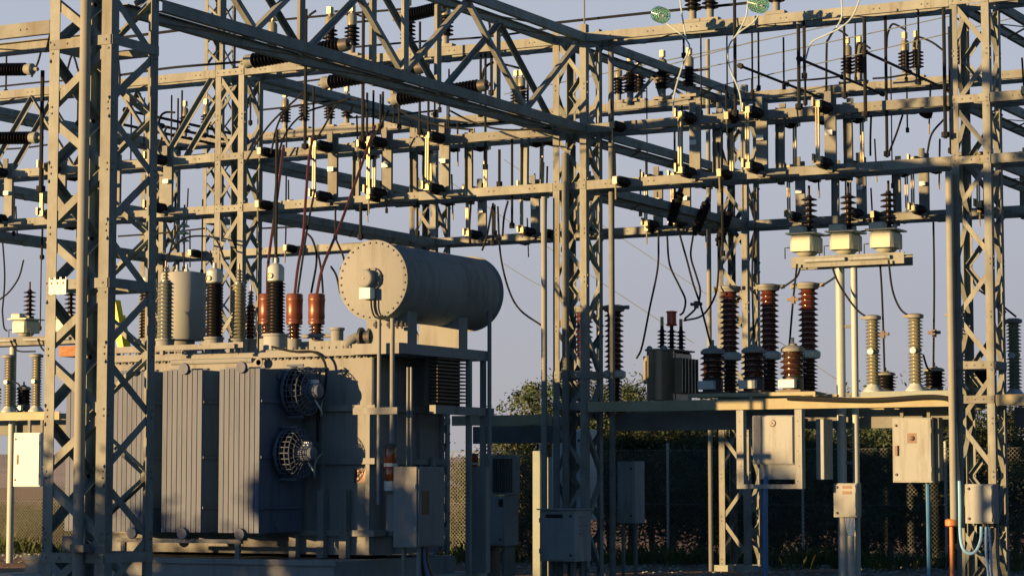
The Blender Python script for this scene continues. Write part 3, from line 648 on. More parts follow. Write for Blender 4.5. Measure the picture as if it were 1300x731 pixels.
# ------------------------------------------------------------------ power transformer
TX0, TX1, TY0, TY1 = -6.5, -1.05, -5.1, -2.95
T = thing('power_transformer', 'large grey power transformer with finned radiators, bushings and a round conservator tank', 'transformer', ((TX0+TX1)/2, (TY0+TY1)/2, 0))
ZT = 3.62
tank = MB().cbx(TX0, TX1, TY0, TY1, .62, ZT, .03).build('tank', 'paint', T)
for z in (.9, 1.98, 2.78):
    MB().bx(TX0-.03, TX1+.07, TY0-.07, TY0-.001, z, z+.09).bx(TX1+.001, TX1+.07, TY0, TY1, z, z+.09).build('stiffener', 'paint', tank)
MB().bx(TX1-.32, TX1-.06, TY0-.012, TY0-.001, 1.7, 1.9).build('plate', 'black', tank)
for u in (TX0+.02, TX1-.1, TX1-.9): MB().bx(u, u+.07, TY0-.05, TY0-.001, .63, 2.77).build('stiffener', 'paint', tank)
for v in (TY0+.6, TY0+1.3, TY0+2.0): MB().bx(TX1+.001, TX1+.055, v, v+.06, .63, 2.77).build('stiffener', 'paint', tank)
for v in (TY0+.35, TY0+1.6): MB().tube((TX1+.12, v, 2.1), (TX1+.12, v, .9), .05, 8).build('pipe', 'paint', tank)
cv = MB().bx(TX0-.08, TX1+.08, TY0-.09, TY1+.08, ZT+.001, ZT+.07).bx(TX0-.06, TX1+.06, TY0-.07, TY1+.06, ZT+.072, ZT+.11).build('cover', 'paint', T)
m = MB(); u = TX0
while u < TX1:
    m.lathe((u, TY0-.05, ZT-.03), (0,0,1), [(.02,0),(.02,.18)], 6); u += .13
v = TY0
while v < TY1: m.lathe((TX1+.05, v, ZT-.03), (0,0,1), [(.02,0),(.02,.18)], 6); v += .13
m.build('bolts', 'paint', cv)['kind'] = 'stuff'
MB().bx(TX0-.1, TX1+.15, TY0-1.3, TY1+.1, .3, .56).bx(TX0-.15, TX1+.2, TY0-1.34, TY0-1.301, .5, .58).build('base_skid', 'paint', T)
MB().bx(TX0-.5, TX1+.5, TY0-1.6, TY1+.5, .0, .3).build('plinth', 'concrete', T)
for u in (TX1-.5, TX1-.9, TX1-1.4): MB().bx(u, u+.12, TY0-.15, TY0-.02, .57, 1.6).build('support_rib', 'paint', T)
# radiators
VR = -6.42; DV = 1.16
zr0, zr1 = PV(300, 676, VR).z, PV(300, 468, VR).z
def fin_mesh():
    n = 18; t = .036; pl = []
    for i in range(n+1):
        v = DV*i/n; w_ = t*(.72 if i % 2 else .95)
        if i in (0, n): w_ = .0395
        pl.append((w_, v))
    return ext(MB(), pl+[(-a, b) for a, b in reversed(pl)], 0, zr1-zr0).mesh('fin', 'radpaint', ang=20)
fin = fin_mesh()
rx = [(277.5, 329.5), (205.5, 256), (143, 191), (83, 130)]
for k, (xa, xb) in enumerate(rx):
    ua, ub = PV(xa, 570, VR).x, PV(xb, 570, VR).x; n = 8; st = (ub-ua)/n; um = (ua+ub)/2
    m = MB()
    for z, s in ((zr1-.1, 1), (zr0+.1, -1)):
        m.tube((ua-.03, VR+.5, z), (ub+.012, VR+.5, z), .06, 10).tube((um, VR+.5, z), (um, TY0-.001, z), .07, 12)
    m.tube((um, VR+.62, zr0+.1), (um, VR+.62, zr1-.1), .02, 6)
    rad = m.build('radiator', 'radpaint', T)
    for i in range(n): inst(fin, 'fin', rad, Vector((ua+st*(i+.5), VR, zr0))-wloc(rad))
    for z, dy in ((zr1+.02, 0), (zr0-.02, 0)):
        MB().lathe((um+.05, VR-.05, z), (0,1,0), [(.085,0),(.09,.02),(.085,.06),(.03,.065)], 18).build('header_flange', 'radpaint', rad)
    MB().bx(ua+.02, ub-.02, VR+.15, VR+.22, zr1+.005, zr1+.03).build('lifting_bar', 'radpaint', rad)
    for z in (zr0+.35, zr0+1.1, zr1-.5):
        MB().bx(ub+.003, ub+.02, VR+.02, VR+DV-.02, z, z+.035).build('tie_bar', 'radpaint', rad)
    if k == 0: UF = ub
MB().bx(PV(145,690,VR).x, PV(303,682,VR).x, VR+.05, VR+.12, zr0-.16, zr0-.1).bx(PV(150,690,VR).x, PV(150,690,VR).x+.08, VR+.06, VR+.11, .56, zr0-.16).bx(PV(295,690,VR).x, PV(295,690,VR).x+.08, VR+.06, VR+.11, .56, zr0-.16).build('radiator_rest', 'paint', T)
MB().tube((PV(203,462,VR).x, VR+.3, zr1+.14), (PV(306,458,VR).x, VR+.3, zr1+.14), .04, 8).build('header_pipe', 'paint', T)
# fans on the end radiator
for (px, py) in ((356, 496), (347, 575)):
    c = PU(px+3, py, UF+.05); c = Vector((UF+.06, c.y+.28, c.z)); r = .36
    mt = MB(); mt.lathe(c, (1,0,0), [(r*.98,0),(r,0),(r,.05),(r*.97,.05),(r*.97,0)], 28)
    fan = mt.build('fan', 'radpaint', T)
    m = MB()
    for i in range(26):
        an = 2*math.pi*i/26; d = Vector((0, math.cos(an), math.sin(an)))
        m.path([c+d*r+Vector((.02,0,0)), c+d*r+Vector((.27,0,0)), c+d*(r*.45)+Vector((.33,0,0)), c+d*.1+Vector((.34,0,0))], .007, 4)
    for xo, rr in ((.1,1),(.19,1),(.27,1),(.3,.75),(.33,.45)):
        m.path([c+Vector((xo, math.cos(2*math.pi*i/28)*r*rr, math.sin(2*math.pi*i/28)*r*rr)) for i in range(29)], .009, 4)
    m.build('guard', 'radpaint', fan)['kind'] = 'stuff'
    for i in range(6):
        an = 2*math.pi*i/6; d = Vector((0, math.cos(an), math.sin(an))); e = Vector((.05, -math.sin(an)*.11, math.cos(an)*.11))
        MB().add([c+Vector((.12,0,0))+d*.06-e*.4, c+Vector((.12,0,0))+d*.06+e*.4, c+Vector((.12,0,0))+d*.32+e, c+Vector((.12,0,0))+d*.32-e], [(0,1,2,3),(3,2,1,0)][:1]).build('blade', 'darkmetal', fan)
    MB().lathe(c+Vector((.2,0,0)), (1,0,0), [(.1,0),(.125,.03),(.125,.24),(.1,.28),(.04,.3)], 16).build('motor', 'radpaint', fan)
    MB().bx(c.x+.3, c.x+.42, c.y-.05, c.y+.05, c.z+.1, c.z+.17).build('motor_terminal', 'white', fan)
    MB().path(spline([c+Vector((.36,.02,-.12)), c+Vector((.42,.12,-.3)), c+Vector((.3,.3,-.36)), c+Vector((.2,.5,-.1)), c+Vector((.25,.8,.1))], 6), .015, 6).build('lead', 'greycable', fan)
    for s in (-1, 1):
        MB().tube((UF+.004, c.y-.1, c.z+s*r*1.08), (UF+.3, c.y-.1, c.z+s*r*1.08), .02, 6).bx(UF+.004, UF+.1, c.y-.04, c.y+.04, c.z+s*r-.03, c.z+s*r+.03).build('arm', 'radpaint', fan)
    MB().bx(UF+.004, UF+.055, c.y-.3, c.y+.3, c.z-.03, c.z+.03).build('arm', 'radpaint', fan)
# conservator tank
VC = -5.45
c0 = PV(473, 355.5, VC); RC = .605; CL = PU(598, 372, c0.x).y-VC
CXu, CZ = c0.x, c0.z
cons = MB().lathe((CXu, VC+.03, CZ), (0,1,0), [(RC-.03,0),(RC-.03,CL-.06)], 56).build('conservator', 'paint', T)
for yv in (VC+CL*.34, VC+CL*.67): MB().lathe((CXu, yv, CZ), (0,1,0), [(RC-.031,0),(RC-.0255,.006),(RC-.0255,.014),(RC-.031,.02)], 56).build('weld_seam', 'paint', cons)
for yv, nm in ((VC, 'end_cap'), (VC+CL-.06, 'end_cap')):
    cap = MB().lathe((CXu, yv, CZ), (0,1,0), [(RC-.02,0),(RC,.008),(RC,.05),(RC-.02,.058)], 56).build('end_cap', 'paint', cons)
    m = MB()
    for i in range(32):
        an = 2*math.pi*(i+.5)/32; q = Vector((CXu+math.cos(an)*(RC-.045), yv, CZ+math.sin(an)*(RC-.045)))
        m.lathe(q+Vector((0,-.018,0)), (0,1,0), [(.016,0),(.016,.1)], 6)
    m.build('bolts', 'steel2', cap)['kind'] = 'stuff'
g0 = PV(470, 354, VC)
gg = MB().lathe((g0.x+.04, VC, g0.z), (0,-1,0), [(.17,0),(.17,.035),(.15,.04)], 28).build('gauge_flange', 'paint', cons)
m = MB()
for i in range(8): m.lathe((g0.x+.04+.145*math.cos(i*math.pi/4+.3), VC-.035, g0.z+.145*math.sin(i*math.pi/4+.3)), (0,-1,0), [(.02,0),(.02,.025)], 6)
m.build('bolts', 'steel2', gg)['kind'] = 'stuff'
MB().lathe((g0.x-.01, VC-.041, g0.z), (0,-1,0), [(.135,0),(.135,.12),(.12,.135),(.11,.137)], 28).build('level_gauge', 'paint', cons)
MB().lathe((g0.x-.01, VC-.179, g0.z), (0,-1,0), [(.012,0),(.012,.012)], 8).build('gauge_screw', 'black', cons)
MB().cbx(g0.x-.10, g0.x+.10, VC-.16, VC-.02, g0.z-.31, g0.z-.14, .01).build('gauge_box', 'white', cons)
P = lambda x, y: PV(x, y, VC-.06)
MB().path(spline([P(471,379), P(472,392), P(476,402), P(484,404), P(490,401)], 5), .014, 6).path(spline([P(475,379), P(475.5,392), P(479,400), P(488,403)], 5), .012, 6).build('gauge_lead', 'cable', cons)
# saddles and their carrier
zs0 = ZT+.16
for v in (VC+.42, VC+1.98):
    m = MB(); wS = .36; pts = [(CXu-wS, zs0), (CXu+wS, zs0)]
    for i in range(13):
        an = -math.pi/2+math.asin(wS/(RC-.035))*(1-2*i/12); pts.append((CXu+math.sin(an+math.pi/2)*(RC-.035) if False else CXu+(RC-.035)*math.sin((1-2*i/12)*math.asin(wS/(RC-.035))), CZ-(RC-.035)*math.cos((1-2*i/12)*math.asin(wS/(RC-.035)))))
    n = len(pts); m.add([(x, v, z) for x, z in pts]+[(x, v+.28, z) for x, z in pts], [tuple(range(n)), tuple(range(2*n-1, n-1, -1))]+[(k+n, (k+1)%n+n, (k+1)%n, k) for k in range(n)])
    m.build('saddle', 'paint', cons)
MB().bx(CXu-.42, CXu+.45, VC+.1, VC+2.75, zs0-.16, zs0-.001).build('saddle_carrier', 'paint', T)
zf = 2.75
for v in (VC+2.2, VC+2.66): MB().bx(CXu+.36, CXu+.44, v, v+.07, .3, zs0-.161).build('carrier_post', 'paint', T)
MB().bx(CXu+.35, CXu+.46, VC+1.1, VC+2.95, zf, zf+.13).build('carrier_beam', 'paint', T)
MB().tube((CXu+.5, VC+2.72, 1.75), (CXu+.5, VC+2.72, CZ-.3), .035, 8).build('vent_pipe', 'paint', T)
for i in range(13): MB().bx(CXu+.28, CXu+.40, VC+1.25, VC+2.15, 2.93+i*.055, 2.955+i*.055).build('cooler_louvre', 'darkmetal', T)
MB().bx(CXu+.2, CXu+.26, VC+1.2, VC+2.2, 2.88, 3.68).build('cooler_back', 'darkmetal', T)
# pipes and breathers
ub = CXu
def vpipe(px, y0, y1, V, r, nm='pipe'):
    a, b = PV(px, y0, V), PV(px, y1, V); x = (a.x+b.x)/2
    return MB().tube((x, V, b.z), (x, V, a.z), r, 10).build(nm, 'paint', T)
vpipe(481, 404, 640, VC-.02, .03); vpipe(498, 404, 563, VC-.02, .036); vpipe(517.5, 466, 592, VC+.3, .02); vpipe(522, 466, 592, VC+.3, .02)
for px in (480, 497, 507, 513): q = PV(px, 412, VC+.02); MB().lathe((q.x-.06, VC+.0, q.z), (1,0,0), [(.03,0),(.03,.12)], 8).tube((q.x,VC-.04,q.z-.06),(q.x,VC-.04,q.z+.05),.018,6).build('valve', 'darkmetal', T)
q = PV(500, 521, VC-.08); MB().bx(PV(452,521,VC).x, PV(508,521,VC).x, VC-.09, VC-.061, q.z-.05, q.z+.05).build('pipe_bracket', 'paint', T)
def breather(px, y0, y1, V):
    a, b = PV(px, y0, V), PV(px, y1, V); x, h = a.x, a.z-b.z
    o = MB().lathe((x,V,b.z), (0,0,1), [(.05,0),(.1,.02),(.1,h*.2),(.085,h*.22)], 16).build('breather', 'alu', T)
    MB().lathe((x,V,b.z+h*.23), (0,0,1), [(.085,0),(.09,.01),(.09,h*.27),(.085,h*.28)], 16).build('silica_gel', 'amber', o)
    MB().lathe((x,V,b.z+h*.515), (0,0,1), [(.1,0),(.1,h*.07)], 16).build('collar', 'alu', o)
    MB().lathe((x,V,b.z+h*.59), (0,0,1), [(.085,0),(.09,.01),(.09,h*.3),(.085,h*.31)], 16).build('silica_gel', 'amber', o)
    MB().lathe((x,V,b.z+h*.905), (0,0,1), [(.1,0),(.1,h*.07),(.03,h*.09)], 16).build('collar', 'darkmetal', o)
breather(496, 562, 624, VC-.02)
q = PV(599, 580, VC+2.72)
breather(600, 575, 604, VC+2.72)
MB().bx(CXu+.28, CXu+.56, VC+2.5, VC+2.74-.1, .3, 1.95).build('duct_column', 'paint', T)
# control cabinets on the tank
V = VC-.1; P = lambda x, y: PV(x, y, V)
o = MB().cbx(P(499,640).x, P(529,640).x, V, V+.8, P(515,694).z, P(515,592).z, .012).build('control_cabinet', 'paint', T)
MB().cbx(P(529,640).x+.001, P(529,640).x+.02, V+.03, V+.77, P(515,692).z, P(515,595).z, .004).build('door', 'paint', o)
MB().bx(P(529,640).x+.0205, P(529,640).x+.024, V+.12, V+.33, P(515,653).z, P(515,623).z).build('window', 'black', o)
for y in (617, 671): MB().tube((P(527.5,y).x, V-.012, P(527,y+3).z), (P(527.5,y).x, V-.012, P(527,y-3).z), .014, 8).build('hinge', 'alu', o)
MB().cbx(P(483,650).x, P(500,650).x, V+.15, V+.6, P(490,674).z, P(490,626).z, .012).build('terminal_cabinet', 'paint', T)
MB().bx(P(505,700).x, P(509,700).x, V+.1, V+.15, .3, P(515,694).z).bx(P(524,700).x, P(528,700).x, V+.1, V+.15, .3, P(515,694).z).bx(P(505,700).x, P(509,700).x, V+.6, V+.65, .3, P(515,694).z).build('cabinet_legs', 'paint', T)
for i, mt_ in enumerate(('cable','cable','blue','redcable')):
    a = P(517+i*4, 694)+Vector((0,.3,0)); MB().path(spline([a, a+Vector((.02,0,-.25)), a+Vector((.05+.03*i,.05,-.6)), a+Vector((.2,.1,-.62-.2)) ],5), .022, 6).build('cable', mt_, T)
# turrets and bushings along the cover
zc0 = ZT+.112
def bush(px, y0, y1, V, mt, rc, rs, n, cap='alu', capy=None, base=.15):
    a, b = PV(px, y0, V), PV(px, y1, V); x = (a.x+b.x)/2
    o = MB().lathe((x,V,b.z), (0,0,1), sheds(rc, rs, 0, a.z-b.z, n), 18).build('bushing', mt, T)
    MB().lathe((x,V,zc0), (0,0,1), [(base*1.25,0),(base*1.25,.03),(base,.04),(base,b.z-zc0-.04),(base*1.1,b.z-zc0-.03),(base*1.1,b.z-zc0)], 18).build('turret', 'paint' if base < .16 else 'cabinet', o)
    if capy:
        c = PV(px, capy, V).z-a.z
        MB().lathe((x,V,a.z), (0,0,1), [(rc*.9,0),(rc*1.15,.02),(rc*1.15,c*.75),(rc*.8,c*.92),(.035,c),(.03,c+.08)], 18).build('cap', cap, o)
        if c > .25: MB().lathe((x-.02,V-rc*1.1,a.z+c*.3), (0,-1,0), [(.05,-.02),(.05,.02),(.036,.025),(.036,.012)], 12).build('oil_sight', 'copper', o)
    else:
        MB().lathe((x,V,a.z), (0,0,1), [(rc*.8,0),(rc*.8,.03)]+sheds(.03,.06,.03,.24,4)+[(.015,.25),(.015,.34)], 12).build('terminal', 'greypor', o)
    return o
VB = TY0+.55
bush(272, 360, 428, VB, 'polymer', .115, .15, 17, capy=340)
bush(350, 358, 424, VB-.1, 'polymer', .115, .155, 16, capy=334, base=.19)
bush(188, 366, 430, VB, 'polymer', .115, .15, 16, capy=350)
bush(303, 361, 430, VB+.9, 'tanpor', .1, .135, 15)
bush(210, 358, 430, VB-.1, 'greypor', .1, .14, 15)
bush(318, 388, 430, VB+1.2, 'brown', .06, .1, 9, base=.1)
for px in (374, 402, 339):
    V = VB+.75 if px > 350 else VB+1.0; a, b = PV(px, 373, V), PV(px, 412, V); h = a.z-b.z; x = a.x
    o = MB().lathe((x,V,b.z), (0,0,1), [(.12,0),(.135,.01),(.135,.06),(.128,.07),(.128,.09),(.135,.1),(.132,h*.45),(.135,h-.12),(.14,h-.11),(.14,h-.08),(.135,h-.07),(.135,h-.02),(.12,h)], 22).build('bushing_cover', 'orange', T)
    d = PV(px, 430, V).z
    MB().lathe((x,V,d), (0,0,1), sheds(.075,.125,0,b.z-d-.001,4), 14).build('insulator', 'brown', o)
    MB().lathe((x,V,zc0), (0,0,1), [(.16,0),(.16,.03),(.12,.04),(.12,d-zc0-.001)], 16).build('turret', 'paint', o)
# expansion barrel, beams, oil pipe and yellow jib on the cover
V = VB+1.0; a, b = PV(233, 347, V), PV(233, 432, V)
mat('barrel', (.22,.2,.2), .6, 0, .06, 1.5, .04, 25, .12, (.3,.26,.2), .25, 1.5, streak=True)
br = MB().lathe((a.x,V,b.z), (0,0,1), [(.36,0),(.375,.02),(.375,a.z-b.z-.03),(.36,a.z-b.z),(.1,a.z-b.z+.04)], 40).build('oil_barrel', 'barrel', T)
MB().lathe((a.x,V,zc0), (0,0,1), [(.2,0),(.2,b.z-zc0-.001)], 20).build('barrel_neck', 'paint', br)
for px in (222, 234, 246): q = PV(px, 345, V); MB().lathe((q.x,V-.2,a.z+.005), (0,0,1), [(.04,0),(.04,.04),(.02,.05),(.02,.12)], 8).build('fitting', 'alu', br)
for (xa, xb, y, dv, h) in ((144, 258, 445, -.25, .1), (262, 313, 440, -.3, .1), (200, 302, 461, -.7, .07)):
    a, b = PV(xa, y, TY0+.3+dv), PV(xb, y-3, TY0+.3+dv); zz = max(a.z, zc0+.06)
    m = MB().bx(a.x, b.x, TY0+.2+dv, TY0+.3+dv, zz-h/2, zz+h/2)
    for u in (a.x+.1, b.x-.16): m.bx(u, u+.06, TY0+.22+dv, TY0+.28+dv, zc0-.04, zz-h/2)
    m.build('cover_rail', 'paint', T)
a = PV(358, 430, VB+.3); MB().tube((PV(385,427,VB+.5).x, VB+.5, PV(385,427,VB+.5).z), (PV(432,423,VB+.5).x, VB+.5, PV(385,427,VB+.5).z), .035, 10).build('oil_pipe', 'paint', T)
q = PV(428, 432, VB+.5); MB().lathe((q.x, VB+.5, zc0), (0,0,1), [(.1,0),(.1,.35),(.12,.36),(.12,.4)], 14).build('valve_body', 'paint', T)
pts = [PV(439,449,TY0+.02), PV(441,439,TY0+.02), PV(446,432,TY0+.04), PV(454,428,TY0+.1), PV(466,426,TY0+.2)]
MB().path(spline(pts,5), .075, 12).build('oil_elbow', 'paint', T)
q = PV(460, 428, TY0+.12); MB().lathe(q-Vector((.05,0,0)), (1,.15,0), [(.13,0),(.15,.01),(.15,.05),(.1,.06),(.1,.16),(.15,.17),(.15,.21),(.12,.22)], 18).build('buchholz_relay', 'darkmetal', T)
MB().bx(PV(372,440,VB).x, PV(424,440,VB).x, VB+.2, VB+.7, zc0+.001, PV(400,433,VB+.2).z).build('cover_box', 'paint', T)
MB().bx(PV(432,450,TY0+.25).x, TX1+.02, TY0+.25, TY0+.6, zc0+.001, zc0+.14).build('cover_box', 'paint', T)
q = PV(329, 460, TY0-.12); MB().lathe((q.x,TY0-.12,q.z), (0,-1,0), [(.075,0),(.075,.02),(.045,.021),(.045,.0)], 16).build('lifting_eye', 'paint', T)
for px in (401, 434): q = PV(px, 471, TY0-.03); MB().lathe((q.x,TY0-.03,q.z), (0,-1,0), [(.06,-.028),(.06,.01),(.035,.011),(.035,-.01)], 14).build('lifting_eye', 'paint', T)
P = lambda x, y: PV(x, y, TY0-.14)
MB().path(spline([P(345,440), P(372,446), P(395,446), P(408,453), P(414,468), P(412,495), P(404,520), P(403,560)], 6), .02, 6).build('cable', 'cable', T)
V = TY0+.2; P = lambda x, y: PV(x, y, V)
yj = thing('lifting_jib', 'yellow painted lifting jib leaning behind the foreground tower', 'jib', (P(157,446).x, V, zc0))
MB().bar(P(146,382), P(157,446), .12, .14, (0,1,0)).build('arm', 'yellow', yj)
MB().bar(P(158,446)+Vector((0,.1,0)), P(150,400)+Vector((0,.1,0)), .06, .1, (0,1,0)).build('stay', 'yellow', yj)
o = MB().bx(P(75,446).x, P(98,446).x, V, V+.4, P(90,452).z, P(90,439).z).solo('rusty_box', 'rust', 'rusty steel box end on the far corner of the transformer', 'box')

# ------------------------------------------------------------------ post arresters standing on the top girders
def make_arrester(label, group, dark=False):
    o = thing('surge_arrester', label, 'arrester', (0,0,0), group)
    MB().bx(-.16,.16,-.07,.07,0,.05).lathe((0,0,.05), (0,0,1), [(.06,0),(.06,.14)], 12).build('base', 'pipe', o, world=False)
    MB().lathe((0,0,.19), (0,0,1), sheds(.075,.135,0,.34,5)+[(.08,.35)], 16).build('insulator', 'polymer', o, world=False)
    MB().lathe((0,0,.54), (0,0,1), [(.085,0),(.085,.16),(.06,.2),(.03,.21),(.03,.3)], 14).build('cap', 'tanpor', o, world=False)
    MB().bx(-.04,.04,-.05,.05,.78,.9).build('clamp', 'copper', o, world=False)
    return o
def make_arm(src_loc, pts, r, label, group, mt='cable'):
    MB().path(pts, r, 7).solo('busbar', mt, label, 'busbar', group)
ar = make_arrester('black ribbed arrester with tan cap on the rear top girder above the disconnectors', 'arresters on the rear top girder')
fst = [True]
def arr(loc, label=None, group=None, s=1):
    if fst[0]: fst[0] = False; ar.location = loc; return ar
    c = copy_tree(ar, loc, label, group); c.scale = (s,s,s); return c
zt = ZA+.078
GP = 'arresters on the rear top girder'
for x in (1076, 1091, 1149, 1164, 1222): arr((PV(x, 105, 7.05).x, 7.06, zt))
for x in (418, 446, 517, 565, 345): arr((PV(x, 65, .05).x, .07, zt), 'black ribbed arrester on the top girder seen through the box truss', 'arresters seen through the box truss', 1.05)
for x in (879, 901, 985): arr((PV(x, 28, .05).x, .07, zt), 'black ribbed arrester on the front top girder beside the glass insulators', 'arresters beside the glass insulators', 1.05)
for x in (800, 841, 875): arr((PV(x, 85, 3.5).x, 3.5, ZA-.55), 'dark arrester hung behind the front top girder by the cross girders', 'arresters behind the front top girder')
for x in (362, 386, 418, 440, 500, 655, 662, 785, 800, 812): arr((PV(x, 135, 7.05).x, 7.06, zt), 'ribbed arrester on the rear top girder beyond the box truss', 'arresters on the rear top girder beyond the truss', .95)
for x in (235, 262): arr((PV(x, 95, 7.05).x, 7.06, zt), 'ribbed arrester on the rear top girder behind the foreground tower', 'arresters on the rear girder behind the foreground tower', .95)
# rests for the hung arresters
for x in (800, 841, 875):
    u = PV(x, 85, 3.5).x; MB().bx(u-.05,u+.05,3.42,3.58,ZA-.6,ZA-.55).bar((u,3.5,ZA-.6),(-.35 if u < 1.2 else 0,3.5,ZA-.1),.05,.05).solo('bracket', 'steel2', 'small steel bracket arm under an arrester by the cross girders', 'bracket', 'brackets under the arresters')

# ------------------------------------------------------------------ tension insulators
def tension(pa, pb, label, group, k=1):
    pa, pb = Vector(pa), Vector(pb); L = (pb-pa).length; d = (pb-pa)/L
    o = thing('tension_insulator', label, 'insulator', pa, group)
    MB().lathe(pa, d, sheds(.07*k,.118*k,.22,L-.2,int(L*13)), 16).build('insulator', 'polymer', o)
    MB().lathe(pa, d, [(.03,0),(.03,.06),(.08*k,.08),(.105*k,.1),(.105*k,.16),(.09*k,.19),(.09*k,.219)], 16).build('end_cap', 'pipe', o)
    MB().lathe(pb, -d, [(.03,0),(.03,.05),(.09,.06),(.1,.12),(.1,.199)], 14).build('end_fitting', 'darkmetal', o)
    return o
GT = 'black tension insulators under the box truss'
for (x, y, V) in ((306, 80, -6.4), (404, 107, -4.2), (492, 128, -2.2)):
    p = PV(x, y, V); tension(p, (-W-.01, V, p.z+.12), 'long black ribbed tension insulator with a tan end cap under the box truss', GT)
p = PV(505, 24, -2.4); tension(p, (-.01, -2.4, p.z+.06), 'long black ribbed tension insulator between the truss chords', None) if False else None
p = PV(499, 25, -1.2); q = PV(568, 8, -1.2); tension(p, q, 'long black ribbed tension insulator between the chords of the box truss', 'tension insulators in the truss')
p = PV(-30, 89, -9.5); q = PV(48, 88, -9.5); tension(q, p, 'black tension insulator level with the top bracing of the foreground tower', None, .8)
p = PV(-30, 176, -9.2); q = PV(54, 175, -9.2); tension(q, p, 'black tension insulator below the other one beside the foreground tower', None, .8)
# glass cap-and-pin strings above the front top girder, hung from the wire spans
def glass_string(pt, d, n, label, group):
    d = Vector(d).normalized(); o = thing('glass_insulator', label, 'insulator', pt, group); pt = Vector(pt)
    for i in range(n):
        q = pt+d*(.146*i)
        MB().lathe(q, d, [(.04,0),(.09,-.012),(.127,.015),(.13,.03),(.115,.022),(.1,.035),(.085,.022),(.07,.036),(.045,.026)], 24).build('glass_disc', 'glass', o)
        MB().lathe(q-d*.07, d, [(.03,0),(.045,.01),(.045,.07),(.03,.075)], 12).lathe(q+d*.025, d, [(.014,0),(.014,.06)], 8).build('cap', 'alu', o)
    return o
gA = PV(838, 19, -1.0); gB = PV(962, 6, -1.0)
dd = (CP-gA).normalized(); dv = Vector((0.55,-.8,-.25))
glass_string(gA-dv.normalized()*.2, dv, 4, 'greenish glass disc insulator string seen end on above the front top girder', 'glass insulator strings')
glass_string(gB-dv.normalized()*.2, dv, 4, 'greenish glass disc insulator string seen end on above the front top girder', 'glass insulator strings')
p = PV(232, 272, 3.0)
o = glass_string(PV(233, 277, 3.0), (0,0,-1), 4, 'hanging glass disc insulator string behind the foreground tower', None)

# ------------------------------------------------------------------ busbars, rods and droppers
def rod(px, y0, y1, V, r, label, group, mt='cable', clamp=True):
    a, b = PV(px, y0, V), PV(px, y1, V); x = (a.x+b.x)/2; zt_ = max(a.z, b.z); zb_ = min(a.z, b.z)
    m = MB().tube((x,V,zb_), (x,V,zt_), r, 7)
    if clamp: m.lathe((x,V,zb_+.02), (0,0,1), [(r*2.2,0),(r*2.2,.08)], 8)
    return m.solo('dropper_rod', mt, label, 'rod', group, org=(x,V,zb_))
G1 = 'upright droppers over the current transformers'
for px, y0, y1, V, r in ((933,-10,148,-.35,.028),(1014,33,140,-.3,.03),(1022,33,135,.3,.018),(1072,27,126,-.2,.022),(1098,22,150,-.3,.03),(1125,20,200,.4,.026),(1199,10,176,-.1,.03),(1206,34,196,.3,.022),(890,44,148,.2,.014),(923,40,128,1.2,.014),(955,38,122,2.0,.016),(963,40,116,3.0,.018),(868,50,75,.6,.02),(954.5,100,126,4,.016),(1086,20,105,6.8,.015),(1150,20,105,6.8,.015)):
    rod(px, y0, y1, V, r, 'slender upright conductor rod hanging among the girders over the current transformers', G1)
G2 = 'upright droppers above the transformer'
for px, y0, y1, V, r in ((388,12,190,-1.2,.03),(398,110,185,-.3,.02),(461,8,180,-1.0,.03),(466,118,178,-.3,.022),(474,115,176,-.2,.02),(533,28,172,-.7,.022),(544,80,172,.3,.022),(552,80,150,.3,.018),(483,120,165,-.3,.02),(507,120,165,-.3,.02),(624,55,122,.4,.026),(631,60,125,.6,.018),(628,260,300,.2,.02),(426,200,305,.2,.018),(351,165,335,-4.5,.025),(318,120,160,-.3,.018),(634,190,238,.5,.025),(626,258,312,.2,.024),(458,258,305,-.2,.028),(530,240,300,.3,.02)):
    rod(px, y0, y1, V, r, 'slender upright conductor rod among the girders above the transformer', G2)
G3 = 'upright droppers behind the foreground tower'
for px, y0, y1, V, r in ((53,90,245,-9.3,.03),(54,245,330,2,.022),(8,60,120,2,.02),(99,100,160,3,.02),(231,115,165,3,.02),(226,125,170,3,.02),(18,250,300,1,.016),(52,300,420,3.5,.014),(234,260,345,3.1,.018)):
    rod(px, y0, y1, V, r, 'slender upright conductor rod behind the foreground tower', G3)
# slanting bus tubes running front to back
def ybus(x0, y0, x1, V0, r, label, group):
    p = PV(x0, y0, V0); 
    m = MB(); L = PU(x1, y0+(x1-x0)*.42, p.x).y; m.tube((p.x,V0,p.z), (p.x,L,p.z), r, 8)
    for t in (.0, .5, 1.0): m.lathe((p.x,V0+(L-V0)*t-.04,p.z), (0,1,0), [(r*2,0),(r*2,.08)], 8)
    return m.solo('bus_tube', 'cable', label, 'busbar', group)
GB = 'slanting bus tubes'
for x0, y0, x1, V0 in ((1015,75,1120,-.2),(940,84,1052,-.1),(1098,66,1205,-.2)):
    ybus(x0, y0, x1, V0, .024, 'black bus tube running back between the girders above the disconnectors', GB)
for x0, y0, x1, V0 in ((160,140,300,2.0),(150,157,290,3.0),(205,160,310,3.0)):
    ybus(x0, y0, x1, V0, .03, 'black bus tube running back behind the foreground tower', 'bus tubes behind the foreground tower')
